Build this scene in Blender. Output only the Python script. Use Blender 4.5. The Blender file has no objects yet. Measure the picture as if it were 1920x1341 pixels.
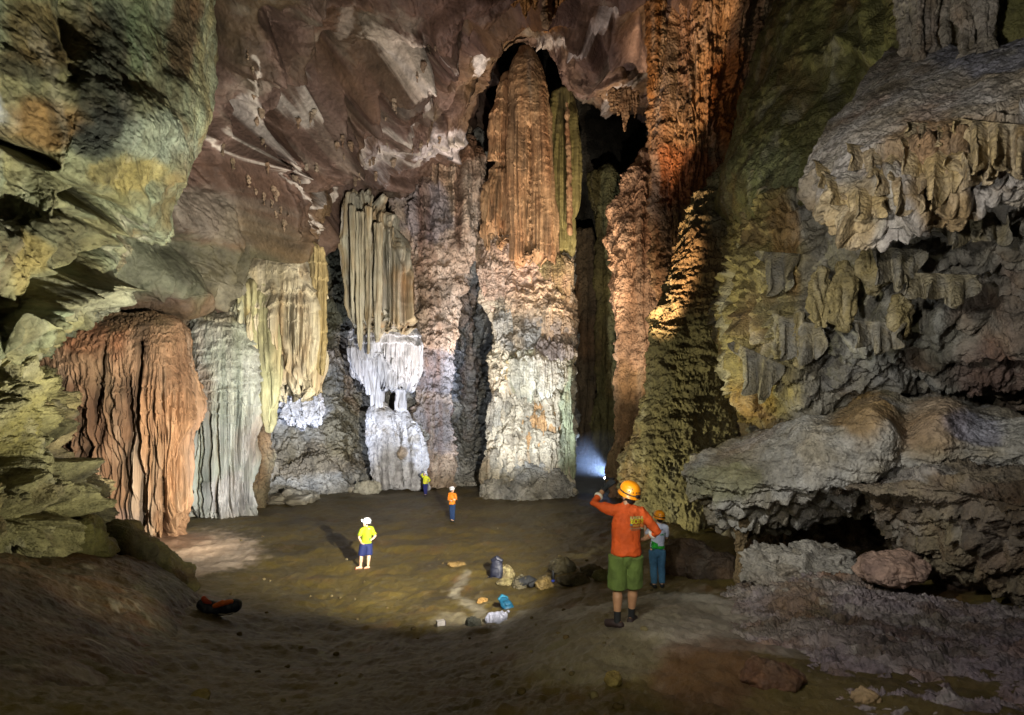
import bpy, bmesh, math, random
import numpy as np
from mathutils import Vector, Matrix
random.seed(7)
SC = bpy.context.scene
COL = SC.collection
F, CX, HY, CZ = 1000.0, 960.0, 786.0, 5.0     # focal length in photo pixels, principal column, horizon row, eye height
f32 = np.float32

def W(px, py, D):
    return ((px-CX)/F*D, D, CZ+(HY-py)/F*D)

def WF(px, py, z):                              # the point at height z seen at a pixel
    D = (CZ-z)*F/(py-HY)
    return W(px, py, D)

# ------------------------------------------------------------------ noise
_rs = np.random.RandomState(11)
_perm = np.concatenate([_rs.permutation(256)]*3).astype(np.int32)
_g = _rs.normal(size=(256, 3)); _g = (_g/np.linalg.norm(_g, axis=1, keepdims=True)).astype(f32)
_gx, _gy, _gz = _g[:, 0].copy(), _g[:, 1].copy(), _g[:, 2].copy()

_T = _rs.randint(0, 256, 64**3)
_tx, _ty, _tz = _gx[_T].copy(), _gy[_T].copy(), _gz[_T].copy()
def _pn(x, y, z):
    fx = np.floor(x); fy = np.floor(y); fz = np.floor(z)
    xi = fx.astype(np.int64); yi = fy.astype(np.int64); zi = fz.astype(np.int64)
    xf = x-fx; yf = y-fy; zf = z-fz
    u = xf*xf*xf*(xf*(xf*6-15)+10); v = yf*yf*yf*(yf*(yf*6-15)+10); w = zf*zf*zf*(zf*(zf*6-15)+10)
    x0 = (xi & 63) << 12; x1 = ((xi+1) & 63) << 12; y0 = (yi & 63) << 6; y1 = ((yi+1) & 63) << 6; z0 = zi & 63; z1 = (zi+1) & 63
    xg = xf-1; yg = yf-1; zg = zf-1
    def gr(i, a, b, c):
        return _tx.take(i, mode='clip')*a+_ty.take(i, mode='clip')*b+_tz.take(i, mode='clip')*c
    p00 = x0+y0; p10 = x1+y0; p01 = x0+y1; p11 = x1+y1
    def layer(zz, c):
        n = gr(p00+zz, xf, yf, c); a = n+u*(gr(p10+zz, xg, yf, c)-n)
        n = gr(p01+zz, xf, yg, c); b = n+u*(gr(p11+zz, xg, yg, c)-n)
        return a+v*(b-a)
    lo = layer(z0, zf); hi = layer(z1, zg)
    return (lo+w*(hi-lo))*1.5



def _chunked(fn, n_out, x, y, z, *a):               # work through big arrays in cache-sized pieces
    x, y, z = np.broadcast_arrays(np.asarray(x, f32), np.asarray(y, f32), np.asarray(z, f32))
    sh = x.shape; x, y, z = x.ravel(), y.ravel(), z.ravel()
    outs = [np.empty(x.size, f32) for _ in range(n_out)]
    def job(i):
        r = fn(x[i:i+49152], y[i:i+49152], z[i:i+49152], *a)
        if n_out == 1: r = (r,)
        for o, v in zip(outs, r): o[i:i+49152] = v
    for i in range(0, x.size, 49152): job(i)
    outs = [o.reshape(sh) for o in outs]
    return outs[0] if n_out == 1 else outs
def pn(x, y, z): return _chunked(_pn, 1, x, y, z)

def fbm(P, f=1.0, o=4, g=0.5, l=2.03, mode=0, off=0.0):
    if not hasattr(f, '__len__'): f = (f, f, f)
    x = P[..., 0]*f[0]+off; y = P[..., 1]*f[1]+off*1.7; z = P[..., 2]*f[2]+off*2.3
    s = 0; a = 1.0; t = 0
    for i in range(o):
        n = pn(x, y, z)
        if mode == 1: n = np.abs(n)*2-0.6          # rounded lumps between sharp creases
        elif mode == 2: n = 0.6-np.abs(n)*2        # sharp ridges
        s = s+a*n; t += a; a *= g
        x = x*l+13.1; y = y*l+7.7; z = z*l+3.3
    return s/t

def worley(P, f=1.0, off=0.0, jitter=0.9):
    if not hasattr(f, '__len__'): f = (f, f, f)
    return _chunked(_worley, 3, P[..., 0]*f[0]+off, P[..., 1]*f[1]+off*1.3, P[..., 2]*f[2]+off*.7, jitter)
def _worley(x, y, z, jitter):
    xi = np.floor(x).astype(np.int32); yi = np.floor(y).astype(np.int32); zi = np.floor(z).astype(np.int32)
    F1 = np.full(x.shape, 9.0, f32); F2 = np.full(x.shape, 9.0, f32); I = np.zeros(x.shape, f32)
    for a in (-1, 0, 1):
        for b in (-1, 0, 1):
            for c in (-1, 0, 1):
                X = xi+a; Y = yi+b; Z = zi+c
                h = _perm[_perm[_perm[X & 255]+(Y & 255)]+(Z & 255)]
                d = (X+.5+jitter*.5*_gx[h]-x)**2+(Y+.5+jitter*.5*_gy[h]-y)**2+(Z+.5+jitter*.5*_gz[h]-z)**2
                m = d < F1
                F2 = np.where(m, F1, np.minimum(F2, d)); I = np.where(m, h/255.0, I); F1 = np.where(m, d, F1)
    return np.sqrt(F1), np.sqrt(F2), I

def _facet(x, y, z, soft):
    xi = np.floor(x).astype(np.int32); yi = np.floor(y).astype(np.int32); zi = np.floor(z).astype(np.int32)
    F1 = np.full(x.shape, 9.0, f32); F2 = np.full(x.shape, 9.0, f32); S = np.zeros(x.shape, f32)
    for a in (-1, 0, 1):
        for b in (-1, 0, 1):
            for c in (-1, 0, 1):
                X = xi+a; Y = yi+b; Z = zi+c
                h = _perm[_perm[_perm[X & 255]+(Y & 255)]+(Z & 255)]
                dx = x-(X+.5+.45*_gx[h]); dy = y-(Y+.5+.45*_gy[h]); dz = z-(Z+.5+.45*_gz[h])
                d = dx*dx+dy*dy+dz*dz; m = d < F1; k = (h*7+31) & 255
                F2 = np.where(m, F1, np.minimum(F2, d)); S = np.where(m, dx*_gx[k]+dy*_gy[k]+dz*_gz[k]+.35*_gy[h], S); F1 = np.where(m, d, F1)
    e = np.sqrt(F2)-np.sqrt(F1)
    t = np.clip(e/soft, 0, 1)
    return S*t*t*(3-2*t)

def sst(a, b, x):
    t = np.clip((x-a)/(b-a), 0, 1)
    return t*t*(3-2*t)

def proj(P):
    Y = np.maximum(P[..., 1], .3)
    return CX+F*P[..., 0]/Y, HY-F*(P[..., 2]-CZ)/Y

# ------------------------------------------------------------------ displacement recipes (all in world space)
def seg_dist(px, py, pts):
    d = np.full(px.shape, 1e9, f32)
    for (x0, y0), (x1, y1) in zip(pts[:-1], pts[1:]):
        vx, vy = x1-x0, y1-y0; L = vx*vx+vy*vy+1e-6
        t = np.clip(((px-x0)*vx+(py-y0)*vy)/L, 0, 1)
        d = np.minimum(d, np.hypot(px-x0-t*vx, py-y0-t*vy))
    return d

def displace(P, recipe, off):
    px, py = proj(P)
    d = np.zeros(P.shape[:-1], f32)
    for r in recipe:
        k, a, f = r[0], r[1], r[2]
        o = dict(r[3]) if len(r) > 3 else {}
        if k == 'fbm': v = fbm(P, f, o.get('o', 4), o.get('g', .5), off=off)
        elif k == 'bil': v = fbm(P, f, o.get('o', 4)+1, o.get('g', .56), mode=1, off=off+5)*.75
        elif k == 'rid': v = fbm(P, f, o.get('o', 4), o.get('g', .5), mode=2, off=off+9)
        elif k == 'flute':                         # vertical grooves, wandering a little
            zf = o.get('zf', .06)
            w = fbm(P, (.5, .5, .25), 2, off=off)*o.get('warp', .25)
            Q = np.stack([P[..., 0]+w, P[..., 1], P[..., 2]], -1)
            n = fbm(Q, (f, f, f*zf), o.get('o', 2), .55, off=off+2)
            v = np.clip(np.abs(n)*2.4, 0, 1)**.7*2-1
        elif k == 'saw':                           # overlapping shingles, each with a hanging lip
            ph = P[..., 2]*f+o.get('w', 1.2)*fbm(P, o.get('wf', f*.35), 3, off=off)+o.get('w2', .5)*fbm(P, (f*4.5, f*4.5, f*.35), 3, .6, off=off+4)
            t = ph-np.floor(ph)
            v = (1-t)**o.get('p', 1.3)*sst(0, o.get('lip', .12), t)
            v = (v*(0.3+1.2*sst(-.35, .45, fbm(P, f*.6, 2, off=off+3)))-.4)*.62
        elif k == 'wor':
            F1, F2, I = worley(P, f, off)
            v = .6-F1
        elif k == 'crk':                           # plates parted by cracks
            F1, F2, I = worley(P+(fbm(P, o.get('wf', .8), 3, off=off)*o.get('warp', .3))[..., None], f, off)
            v = sst(0, o.get('w', .18), F2-F1)*.8+.5*I-.6
        elif k == 'facet':                         # broken planes of rock
            w = fbm(P, o.get('wf', f*.8), 3, off=off)*o.get('warp', .35)
            sh = o.get('sh', 0.0)
            v = _chunked(_facet, 1, (P[..., 0]-sh*P[..., 2])*f+w+off, P[..., 1]*f+w*.6+off, (P[..., 2]+sh*P[..., 0])*f*o.get('zf', 1.0)+w+off, o.get('soft', .25))
        elif k == 'diag':                          # ridges running down to the left
            Q = np.stack([(P[..., 0]-P[..., 2])*f[0], P[..., 1]*f[0], (P[..., 0]+P[..., 2])*f[1]], -1)
            v = fbm(Q, 1.0, o.get('o', 4), o.get('g', .5), mode=o.get('mode', 1), off=off+6)
        elif k == 'dip':                           # broad hollow or swelling about a spot
            v = np.exp(-(((px-o['x'])/o['rx'])**2+((py-o['y'])/o['ry'])**2))
        elif k == 'line':                          # a crust or a cleft along a line
            q = fbm(P, o.get('wf', 1.0), 3, off=off)*o.get('wob', 14)
            dist = seg_dist(px+q, py-q*.7, o['pts'])
            v = np.exp(-(dist/o['w'])**2)*(.55+.9*np.abs(fbm(P, o.get('nf', 2.5), 3, off=off+1)))
        if 'y0' in o: v = v*sst(o['y0'], o['y1'], py)
        if 'x0' in o: v = v*sst(o['x0'], o['x1'], px)
        if 'ml' in o:                              # only below a line
            xa, ya, xb, yb, ww = o['ml']; v = v*sst(0, ww, py-(ya+(px-xa)*(yb-ya)/(xb-xa)))
        if 'ex' in o:
            xa, ya, rx, ry = o['ex']; v = v*(1-np.exp(-(((px-xa)/rx)**2+((py-ya)/ry)**2)))
        if 'mk' in o: v = v*sst(o.get('m0', -.1), o.get('m1', .25), fbm(P, o['mk'], 2, off=off+21))
        d = d+a*v
    return d

def lin(c):
    c = np.array(c, float)/255.0
    return np.where(c <= .04045, c/12.92, ((c+.055)/1.055)**2.4)

def colour(P, spec, off):
    px, py = proj(P)
    pal = [lin(c) for c in spec['pal']]
    n = fbm(P, spec.get('f', .5), 4, .55, off=off+31)*1.25+.5
    if 'streak' in spec:
        sf = spec['streak']
        n = n*.45+.55*(fbm(P, (sf, sf, sf*.05), 3, .6, off=off+17)*1.2+.5)
    n = np.clip(n, 0, .999)*(len(pal)-1)
    i = np.floor(n).astype(int); t = (n-i)[..., None]
    A = np.array(pal)
    C = A[i]*(1-t)+A[np.minimum(i+1, len(pal)-1)]*t
    for s in spec.get('stains', ()):
        kind = s[0]
        if kind == 'spot':                          # mineral bloom round a place
            _, x, y, rx, ry, c, k = s[:7]
            q = fbm(P, s[7] if len(s) > 7 else 1.2, 4, .6, off=off+41)
            m = np.exp(-(((px-x)/rx)**2+((py-y)/ry)**2))
            m = sst(.25, .62, m+q*.45)*k
        elif kind == 'line':
            _, pts, w, c, k = s[:5]
            q = fbm(P, s[5] if len(s) > 5 else 1.0, 3, off=off)*(s[6] if len(s) > 6 else 14)
            d = seg_dist(px+q, py-q*.7, pts)
            m = sst(1.0, .2, d/w+.9*fbm(P, 3.0, 3, .6, off=off+8))*k
        elif kind == 'noise':                       # patches anywhere
            _, fr, lo, hi, c, k = s[:6]
            m = sst(lo, hi, fbm(P, fr, 4, .55, off=off+fr*1.7+53))*k
        elif kind == 'streaks':
            _, fr, lo, hi, c, k = s[:6]
            m = sst(lo, hi, fbm(P, (fr, fr, fr*.05), 3, .6, off=off+67))*k
            if len(s) > 6: m = m*sst(s[6], s[7], py)
        C = C*(1-m[..., None])+lin(c)*m[..., None]
    k = spec.get('shared', 1.0)                      # staining that runs across neighbouring formations
    if k:
        D0 = float(np.median(np.abs(P[..., 1]))); q = 18.0/max(D0, 4)
        for (fx, fz), o, lo, hi, c, m in (((.5*q, .16*q), 3.1, .08, .42, (96, 88, 62), .55), ((.9*q, .10*q), 7.7, .12, .45, (204, 196, 176), .42), ((.35*q, .2*q), 12.9, .12, .45, (150, 104, 64), .38), ((1.4*q, .35*q), 21.5, .16, .42, (58, 52, 42), .5)):
            v = sst(lo, hi, fbm(P, (fx, fx, fz), 4, .58, off=o))[..., None]*m*k
            C = C*(1-v)+lin(c)*v
    return np.clip(C*.62, .004, .85)

# ------------------------------------------------------------------ meshes
def mesh_np(name, V, Q, col=None, smooth=True):
    me = bpy.data.meshes.new(name)
    nv, nq, k = len(V), len(Q), Q.shape[1]
    me.vertices.add(nv); me.vertices.foreach_set('co', V.astype(f32).ravel())
    me.loops.add(nq*k); me.loops.foreach_set('vertex_index', Q.astype(np.int32).ravel())
    me.polygons.add(nq)
    me.polygons.foreach_set('loop_start', np.arange(0, nq*k, k, dtype=np.int32))
    me.polygons.foreach_set('loop_total', np.full(nq, k, np.int32))
    me.polygons.foreach_set('use_smooth', np.full(nq, smooth, bool))
    me.update(calc_edges=True)
    if col is not None:
        at = me.color_attributes.new('Col', 'FLOAT_COLOR', 'POINT')
        c4 = np.ones((nv, 4), f32); c4[:, :3] = col
        at.data.foreach_set('color', c4.ravel())
    return me

def tag(o, label=None, cat=None, group=None, kind=None):
    if label: o['label'] = label
    if cat: o['category'] = cat
    if group: o['group'] = group
    if kind: o['kind'] = kind
    return o

def link(name, me, mat=None, parent=None, **kw):
    o = bpy.data.objects.new(name, me); COL.objects.link(o)
    if me is not None and mat is not None:
        me.materials.clear(); me.materials.append(mat)
    if parent is not None: o.parent = parent
    return tag(o, **kw)

def empty(name, loc, rz=0, **kw):
    o = bpy.data.objects.new(name, None); COL.objects.link(o)
    o.location = loc; o.rotation_euler = (0, 0, rz); o.empty_display_size = .3
    return tag(o, **kw)

def normals(P, wrap):
    if wrap:
        du = np.roll(P, -1, 1)-np.roll(P, 1, 1)
    else:
        du = np.gradient(P, axis=1)
    dv = np.gradient(P, axis=0)
    n = np.cross(du, dv); L = np.linalg.norm(n, axis=-1, keepdims=True)
    return n/np.maximum(L, 1e-9)

_seed = [0]
def grid_object(name, P, wrap, recipe, cspec, mat, sign=None, grit=1.4, **kw):
    _seed[0] += 1; off = _seed[0]*3.37
    nv, nu = P.shape[:2]
    N = normals(P, wrap)
    if sign is None:
        c = P.mean((0, 1)); 
        sign = 1 if np.sum(N*(np.array([0, 0, CZ])-P)) > 0 else -1
    N = N*sign
    P0 = P
    D0 = float(np.median(np.abs(P[..., 1])))
    if grit: recipe = list(recipe)+[('fbm', grit*.0052*D0, 26/D0, {'o': 5, 'g': .64}), ('rid', grit*.0022*D0, 60/D0, {'o': 3, 'g': .6})]
    d = displace(P, recipe, off)
    P = P+N*d[..., None]
    C = colour(P0, cspec, off)
    idx = np.arange(nv*nu).reshape(nv, nu)
    if wrap: idx = np.concatenate([idx, idx[:, :1]], 1)
    Q = np.stack([idx[:-1, :-1], idx[:-1, 1:], idx[1:, 1:], idx[1:, :-1]], -1).reshape(-1, 4)
    me = mesh_np(name, P.reshape(-1, 3), Q, C.reshape(-1, 3))
    return link(name, me, mat, **kw)

def catmull(A, n):                                  # A[k,...] -> n samples along axis 0
    k = len(A); t = np.linspace(0, k-1, n); i = np.minimum(np.floor(t).astype(int), k-2); u = t-i
    sh = (n,)+(1,)*(A.ndim-1); u = u.reshape(sh)
    g = lambda j: A[np.clip(j, 0, k-1)]
    p0, p1, p2, p3 = g(i-1), g(i), g(i+1), g(i+2)
    return .5*((2*p1)+(-p0+p2)*u+(2*p0-5*p1+4*p2-p3)*u*u+(-p0+3*p1-3*p2+p3)*u**3)

def patch(name, rows, nv, nu, recipe, cspec, mat, **kw):
    A = np.array([[W(*c) for c in r] for r in rows], float)
    A = catmull(A, nv)
    A = np.swapaxes(catmull(np.swapaxes(A, 0, 1), nu), 0, 1)
    return grid_object(name, A, False, recipe, cspec, mat, **kw)

def tube(name, rows, D, nv, nu, recipe, cspec, mat, ratio=.8, top=.5, bot=.5, fringe=None, sq=2.0, front=.72, closed_top=True, **kw):
    """A closed formation: outline rows (row, left, right) at distance D turned into a full round body."""
    R = np.array([(r[0], r[1], r[2], r[3] if len(r) > 3 else D) for r in rows], float)
    n0 = nv-16
    py = np.linspace(R[0, 0], R[-1, 0], n0)
    cols = [np.interp(py, R[:, 0], R[:, j]) for j in (1, 2, 3)]
    k = max(3, n0//(len(R)*3)); ker = np.hanning(2*k+1); ker /= ker.sum()
    sm = lambda a: np.convolve(np.pad(a, k, mode='edge'), ker, mode='valid')
    xl, xr, DD = [sm(a) for a in cols]
    cx = ((xl+xr)/2-CX)/F*DD; hw = np.maximum((xr-xl)/2, .5)/F*DD; z = CZ+(HY-py)/F*DD
    # rounded caps
    a = np.linspace(0, 1, 9)[:-1]
    sc_t = np.sin(a*math.pi/2); zt = z[0]+hw[0]*top*np.cos(a*math.pi/2); sc_t[0] = .004
    sc_b = sc_t[::-1]; zb = z[-1]-hw[-1]*bot*np.cos(a*math.pi/2)[::-1]
    cx = np.concatenate([np.full(8, cx[0]), cx, np.full(8, cx[-1])])
    hw = np.concatenate([hw[0]*sc_t, hw, hw[-1]*sc_b])
    DD = np.concatenate([np.full(8, DD[0]), DD, np.full(8, DD[-1])])
    z = np.concatenate([zt, z, zb])
    m = int(nu*front)
    th = np.concatenate([np.linspace(-math.pi, 0, m, endpoint=False), np.linspace(0, math.pi, nu-m, endpoint=False)])
    c, s = np.cos(th), np.sin(th)
    c = np.sign(c)*np.abs(c)**(2/sq); s = np.sign(s)*np.abs(s)**(2/sq)
    X = cx[:, None]+hw[:, None]*c[None]; Y = DD[:, None]+hw[:, None]*s[None]*ratio
    Z = np.repeat(z[:, None], nu, 1)
    P = np.stack([X, Y, Z], -1)
    if fringe:
        amp, fr, start = fringe[:3]
        mx = float(np.max(hw[8:-8])); 
        Q = np.stack([X, Y, np.zeros_like(X)], -1)
        n = fbm(Q, fr, 2, .5, off=_seed[0]*1.9)
        n = np.clip(np.abs(n)*2.2, 0, 1)
        v = sst(start, 1.0, np.linspace(0, 1, len(z)))[:, None]
        P[..., 2] += v*amp*(n-.25)
    return grid_object(name, P, True, recipe, cspec, mat, **kw)

def boulder(name, loc, size, recipe, cspec, mat, sub=5, rz=0.0, tilt=0.0, flat=None, **kw):
    _seed[0] += 1; off = _seed[0]*3.37
    bm = bmesh.new(); bmesh.ops.create_icosphere(bm, subdivisions=sub, radius=1)
    V = np.array([v.co for v in bm.verts]); T = np.array([[v.index for v in f.verts] for f in bm.faces]); bm.free()
    N = V.copy()
    V = V*np.array(size)
    # knock flat facets off the ball
    rs = np.random.RandomState(int(off*100)%9999)
    for _ in range(9):
        q = rs.normal(size=3); q /= np.linalg.norm(q); lim = np.dot(np.abs(q), np.array(size))*rs.uniform(.5, .8)
        e = V@q-lim; V = V-np.where(e > 0, e*.85, 0)[:, None]*q
    ca, sa = math.cos(rz), math.sin(rz); ct, st = math.cos(tilt), math.sin(tilt)
    R = np.array([[ca, -sa, 0], [sa, ca, 0], [0, 0, 1]])@np.array([[1, 0, 0], [0, ct, -st], [0, st, ct]])
    V = V@R.T; N = N@R.T
    Pw = V+np.array(loc)
    g0 = float(np.mean(size)); recipe = list(recipe)+[('facet', g0*.25, 1.1/g0, {'soft': .2}), ('fbm', g0*.14, 3.0/g0, {'o': 5, 'g': .62})]
    d = displace(Pw, recipe, off)
    C = colour(Pw, dict({'shared': .35}, **cspec), off)
    me = mesh_np(name, V+N*d[:, None], T, C)
    o = link(name, me, mat, **kw); o.location = loc
    return o

# ------------------------------------------------------------------ materials
def rock_mat(name, rough=.75, bump=.05, bf=6.0, var=.35, spec=.3, gritty=.5, zs=1.0):
    m = bpy.data.materials.new(name); m.use_nodes = True
    nt = m.node_tree; N = nt.nodes; L = nt.links; N.clear()
    out = N.new('ShaderNodeOutputMaterial'); b = N.new('ShaderNodeBsdfPrincipled')
    L.new(b.outputs[0], out.inputs[0])
    at = N.new('ShaderNodeVertexColor'); at.layer_name = 'Col'
    gq = N.new('ShaderNodeNewGeometry'); geo = N.new('ShaderNodeVectorMath'); geo.operation = 'MULTIPLY'; geo.inputs[1].default_value = (1, 1, zs)
    L.new(gq.outputs['Position'], geo.inputs[0])
    n1 = N.new('ShaderNodeTexNoise'); n1.inputs['Scale'].default_value = bf; n1.inputs['Detail'].default_value = 9; n1.inputs['Roughness'].default_value = .68
    L.new(geo.outputs[0], n1.inputs['Vector'])
    n2 = N.new('ShaderNodeTexNoise'); n2.inputs['Scale'].default_value = bf*.31; n2.inputs['Detail'].default_value = 6; n2.inputs['Roughness'].default_value = .6
    L.new(geo.outputs[0], n2.inputs['Vector'])
    mr = N.new('ShaderNodeMapRange'); mr.inputs['From Min'].default_value = .36; mr.inputs['From Max'].default_value = .64
    mr.inputs['To Min'].default_value = 1-var; mr.inputs['To Max'].default_value = 1+var*.8
    mix = N.new('ShaderNodeMath'); mix.operation = 'ADD'; L.new(n1.outputs['Fac'], mix.inputs[0]); L.new(n2.outputs['Fac'], mix.inputs[1])
    hf = N.new('ShaderNodeMath'); hf.operation = 'MULTIPLY'; hf.inputs[1].default_value = .5; L.new(mix.outputs[0], hf.inputs[0])
    L.new(hf.outputs[0], mr.inputs['Value'])
    mul = N.new('ShaderNodeVectorMath'); mul.operation = 'SCALE'
    L.new(at.outputs['Color'], mul.inputs[0]); L.new(mr.outputs[0], mul.inputs['Scale'])
    L.new(mul.outputs[0], b.inputs['Base Color'])
    b.inputs['Roughness'].default_value = rough
    b.inputs['Specular IOR Level'].default_value = spec
    v = N.new('ShaderNodeTexVoronoi'); v.inputs['Scale'].default_value = bf*1.7; L.new(geo.outputs[0], v.inputs['Vector'])
    vm = N.new('ShaderNodeMath'); vm.operation = 'MULTIPLY'; vm.inputs[1].default_value = -gritty; L.new(v.outputs['Distance'], vm.inputs[0])
    hs = N.new('ShaderNodeMath'); hs.operation = 'ADD'; L.new(n1.outputs['Fac'], hs.inputs[0]); L.new(vm.outputs[0], hs.inputs[1])
    bp = N.new('ShaderNodeBump'); bp.inputs['Strength'].default_value = .9; bp.inputs['Distance'].default_value = bump
    L.new(hs.outputs[0], bp.inputs['Height']); L.new(bp.outputs[0], b.inputs['Normal'])
    return m

def plain(name, c, rough=.7, metal=0.0, bump=0.0, bf=60.0, emit=0, var=.18, spec=.4):
    m = bpy.data.materials.new(name); m.use_nodes = True
    nt = m.node_tree; N = nt.nodes; L = nt.links; b = N['Principled BSDF']
    cc = lin(c)*(1 if emit else .66)
    geo = N.new('ShaderNodeTexCoord'); n = N.new('ShaderNodeTexNoise'); n.inputs['Scale'].default_value = bf*.25; n.inputs['Detail'].default_value = 6
    L.new(geo.outputs['Object'], n.inputs['Vector'])
    mr = N.new('ShaderNodeMapRange'); mr.inputs['From Min'].default_value = .3; mr.inputs['From Max'].default_value = .7
    mr.inputs['To Min'].default_value = 1-var; mr.inputs['To Max'].default_value = 1+var; L.new(n.outputs['Fac'], mr.inputs['Value'])
    mul = N.new('ShaderNodeVectorMath'); mul.operation = 'SCALE'; mul.inputs[0].default_value = cc
    L.new(mr.outputs[0], mul.inputs['Scale']); L.new(mul.outputs[0], b.inputs['Base Color'])
    b.inputs['Roughness'].default_value = rough; b.inputs['Metallic'].default_value = metal; b.inputs['Specular IOR Level'].default_value = spec
    if bump:
        n2 = N.new('ShaderNodeTexNoise'); n2.inputs['Scale'].default_value = bf; n2.inputs['Detail'].default_value = 4
        L.new(geo.outputs['Object'], n2.inputs['Vector'])
        bp = N.new('ShaderNodeBump'); bp.inputs['Distance'].default_value = bump; L.new(n2.outputs['Fac'], bp.inputs['Height']); L.new(bp.outputs[0], b.inputs['Normal'])
    if emit:
        b.inputs['Emission Color'].default_value = (*cc, 1); b.inputs['Emission Strength'].default_value = emit
    return m
# ------------------------------------------------------------------ rock materials
M_FAR  = rock_mat('calcite_far', .78, .22, 3.2, .5, .25)
M_MID  = rock_mat('calcite_mid', .75, .14, 4.5, .5, .28)
M_NEAR = rock_mat('calcite_near', .7, .045, 13.0, .48, .35)
M_FLUTE = rock_mat('fluted_calcite', .72, .10, 5.0, .5, .3, .3, .1)
M_CEIL = rock_mat('limestone_ceiling', .68, .10, 3.4, .45, .35, .2)
M_MUD  = rock_mat('cave_mud', .55, .05, 6.0, .32, .4, .08)
M_SAND = rock_mat('dry_crust', .85, .012, 24.0, .35, .2)

# ------------------------------------------------------------------ floor height from sighted points (row, column, height)
_pts = [(700,912,0),(450,950,0),(850,960,0),(1000,940,0.05),(1100,935,.1),(690,1068,0),(500,1010,0.1),(600,1130,.05),(780,1020,0),
        (1050,1020,.1),(1130,1010,.3),(330,1060,.3),(420,1060,.15),(250,1000,.2),(300,955,.1),(450,1120,.2),(700,1150,.2),(850,1130,.35),(950,1150,.65),(1000,1170,1.05),
        (1100,1150,1.7),(1170,1172,2.49),(1280,1135,2.1),(1230,1106,1.42),(1340,1115,1.75),(1060,1080,.5),(1130,1060,.7),
        (960,1341,3.0),(700,1341,2.7),(500,1341,2.6),(900,1250,2.0),(700,1240,1.2),(520,1240,1.25),(300,1250,2.2),(100,1250,2.8),
        (120,1120,2.2),(0,1341,3.3),(250,1110,1.4),(350,1120,.75),(1500,1200,2.3),(1500,1341,2.9),(1250,1250,2.75),(1250,1341,3.15),(1900,1341,3.0),(1800,1180,2.3)]
_G = np.array([WF(a, b, z) for a, b, z in _pts]+[(0, 0, 3.3), (-3, -1, 3.4), (3, -1, 3.1), (-30, 40, 1), (30, 40, 2), (0, 60, .3), (-25, 20, 2), (20, 20, 3)])
def _tk(r2): return np.where(r2 > 0, r2*np.log(r2+1e-12)*.5, 0)
_sc = lambda xy: np.stack([xy[..., 0]/(4+.35*np.abs(xy[..., 1])), np.log(np.maximum(xy[..., 1], -1)+4)*2.0], -1)
_S = _sc(_G[:, :2]); _n = len(_S)
_K = _tk(((_S[:, None]-_S[None])**2).sum(-1))+np.eye(_n)*.002
_A = np.zeros((_n+3, _n+3)); _A[:_n, :_n] = _K; _A[:_n, _n] = 1; _A[:_n, _n+1:] = _S; _A[_n, :_n] = 1; _A[_n+1:, :_n] = _S.T
_w = np.linalg.solve(_A, np.concatenate([_G[:, 2], [0, 0, 0]]))
def floor_z(X, Y):
    q = _sc(np.stack([np.asarray(X, float), np.asarray(Y, float)], -1))
    z = np.full(q.shape[:-1], _w[_n])+q@_w[_n+1:]
    for k in range(_n): z = z+_w[k]*_tk(((q-_S[k])**2).sum(-1))
    return z
def on_floor(px, py):                                # floor point seen at a pixel
    D = 2.5; best = None
    for D in np.exp(np.linspace(math.log(2.2), math.log(60), 900)):
        x, y, z = W(px, py, D)
        if z <= floor_z(x, y): return (x, y, float(floor_z(x, y)))
    return W(px, py, 40)

def build_floor():
    az = np.radians(np.linspace(-78, 78, 900)); dd = np.exp(np.linspace(math.log(.7), math.log(75), 620))
    X = np.sin(az)[None]*dd[:, None]; Y = np.cos(az)[None]*dd[:, None]-.4
    Z = floor_z(X, Y)
    P = np.stack([X, Y, Z], -1)
    # trampled mud: low swells, dimples of old footprints
    rec = [('fbm', .20, .55, {'o': 5}), ('rid', .09, .9, {'o': 4, 'g': .5}), ('bil', .05, 2.4, {'o': 4, 'mk': .3}), ('wor', .09, 1.5, {'mk': .45, 'm0': .1, 'm1': .4}), ('rid', .035, 3.6, {'o': 4, 'g': .6}), ('fbm', .02, 9.0, {'o': 3, 'mk': .7})]
    pale = (150, 142, 120)
    cs = {'pal': [(70, 58, 22), (88, 75, 30), (98, 83, 35), (108, 93, 42)], 'f': .35, 'shared': .22,
          'stains': [('noise', .8, .15, .5, (104, 70, 36), .6),
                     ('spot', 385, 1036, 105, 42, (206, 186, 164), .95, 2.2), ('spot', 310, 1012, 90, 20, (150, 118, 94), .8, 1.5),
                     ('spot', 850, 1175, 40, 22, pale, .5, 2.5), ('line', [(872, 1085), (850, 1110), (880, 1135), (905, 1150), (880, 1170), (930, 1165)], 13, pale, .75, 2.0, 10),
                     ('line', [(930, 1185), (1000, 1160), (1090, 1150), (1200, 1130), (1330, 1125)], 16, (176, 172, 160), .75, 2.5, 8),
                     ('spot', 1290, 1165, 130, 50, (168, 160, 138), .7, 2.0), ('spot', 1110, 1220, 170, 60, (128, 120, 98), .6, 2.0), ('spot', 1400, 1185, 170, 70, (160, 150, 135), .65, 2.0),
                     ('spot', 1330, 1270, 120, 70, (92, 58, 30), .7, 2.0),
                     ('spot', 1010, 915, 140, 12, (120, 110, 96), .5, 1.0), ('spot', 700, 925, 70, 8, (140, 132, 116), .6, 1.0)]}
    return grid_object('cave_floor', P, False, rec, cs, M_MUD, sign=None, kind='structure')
build_floor()

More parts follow.
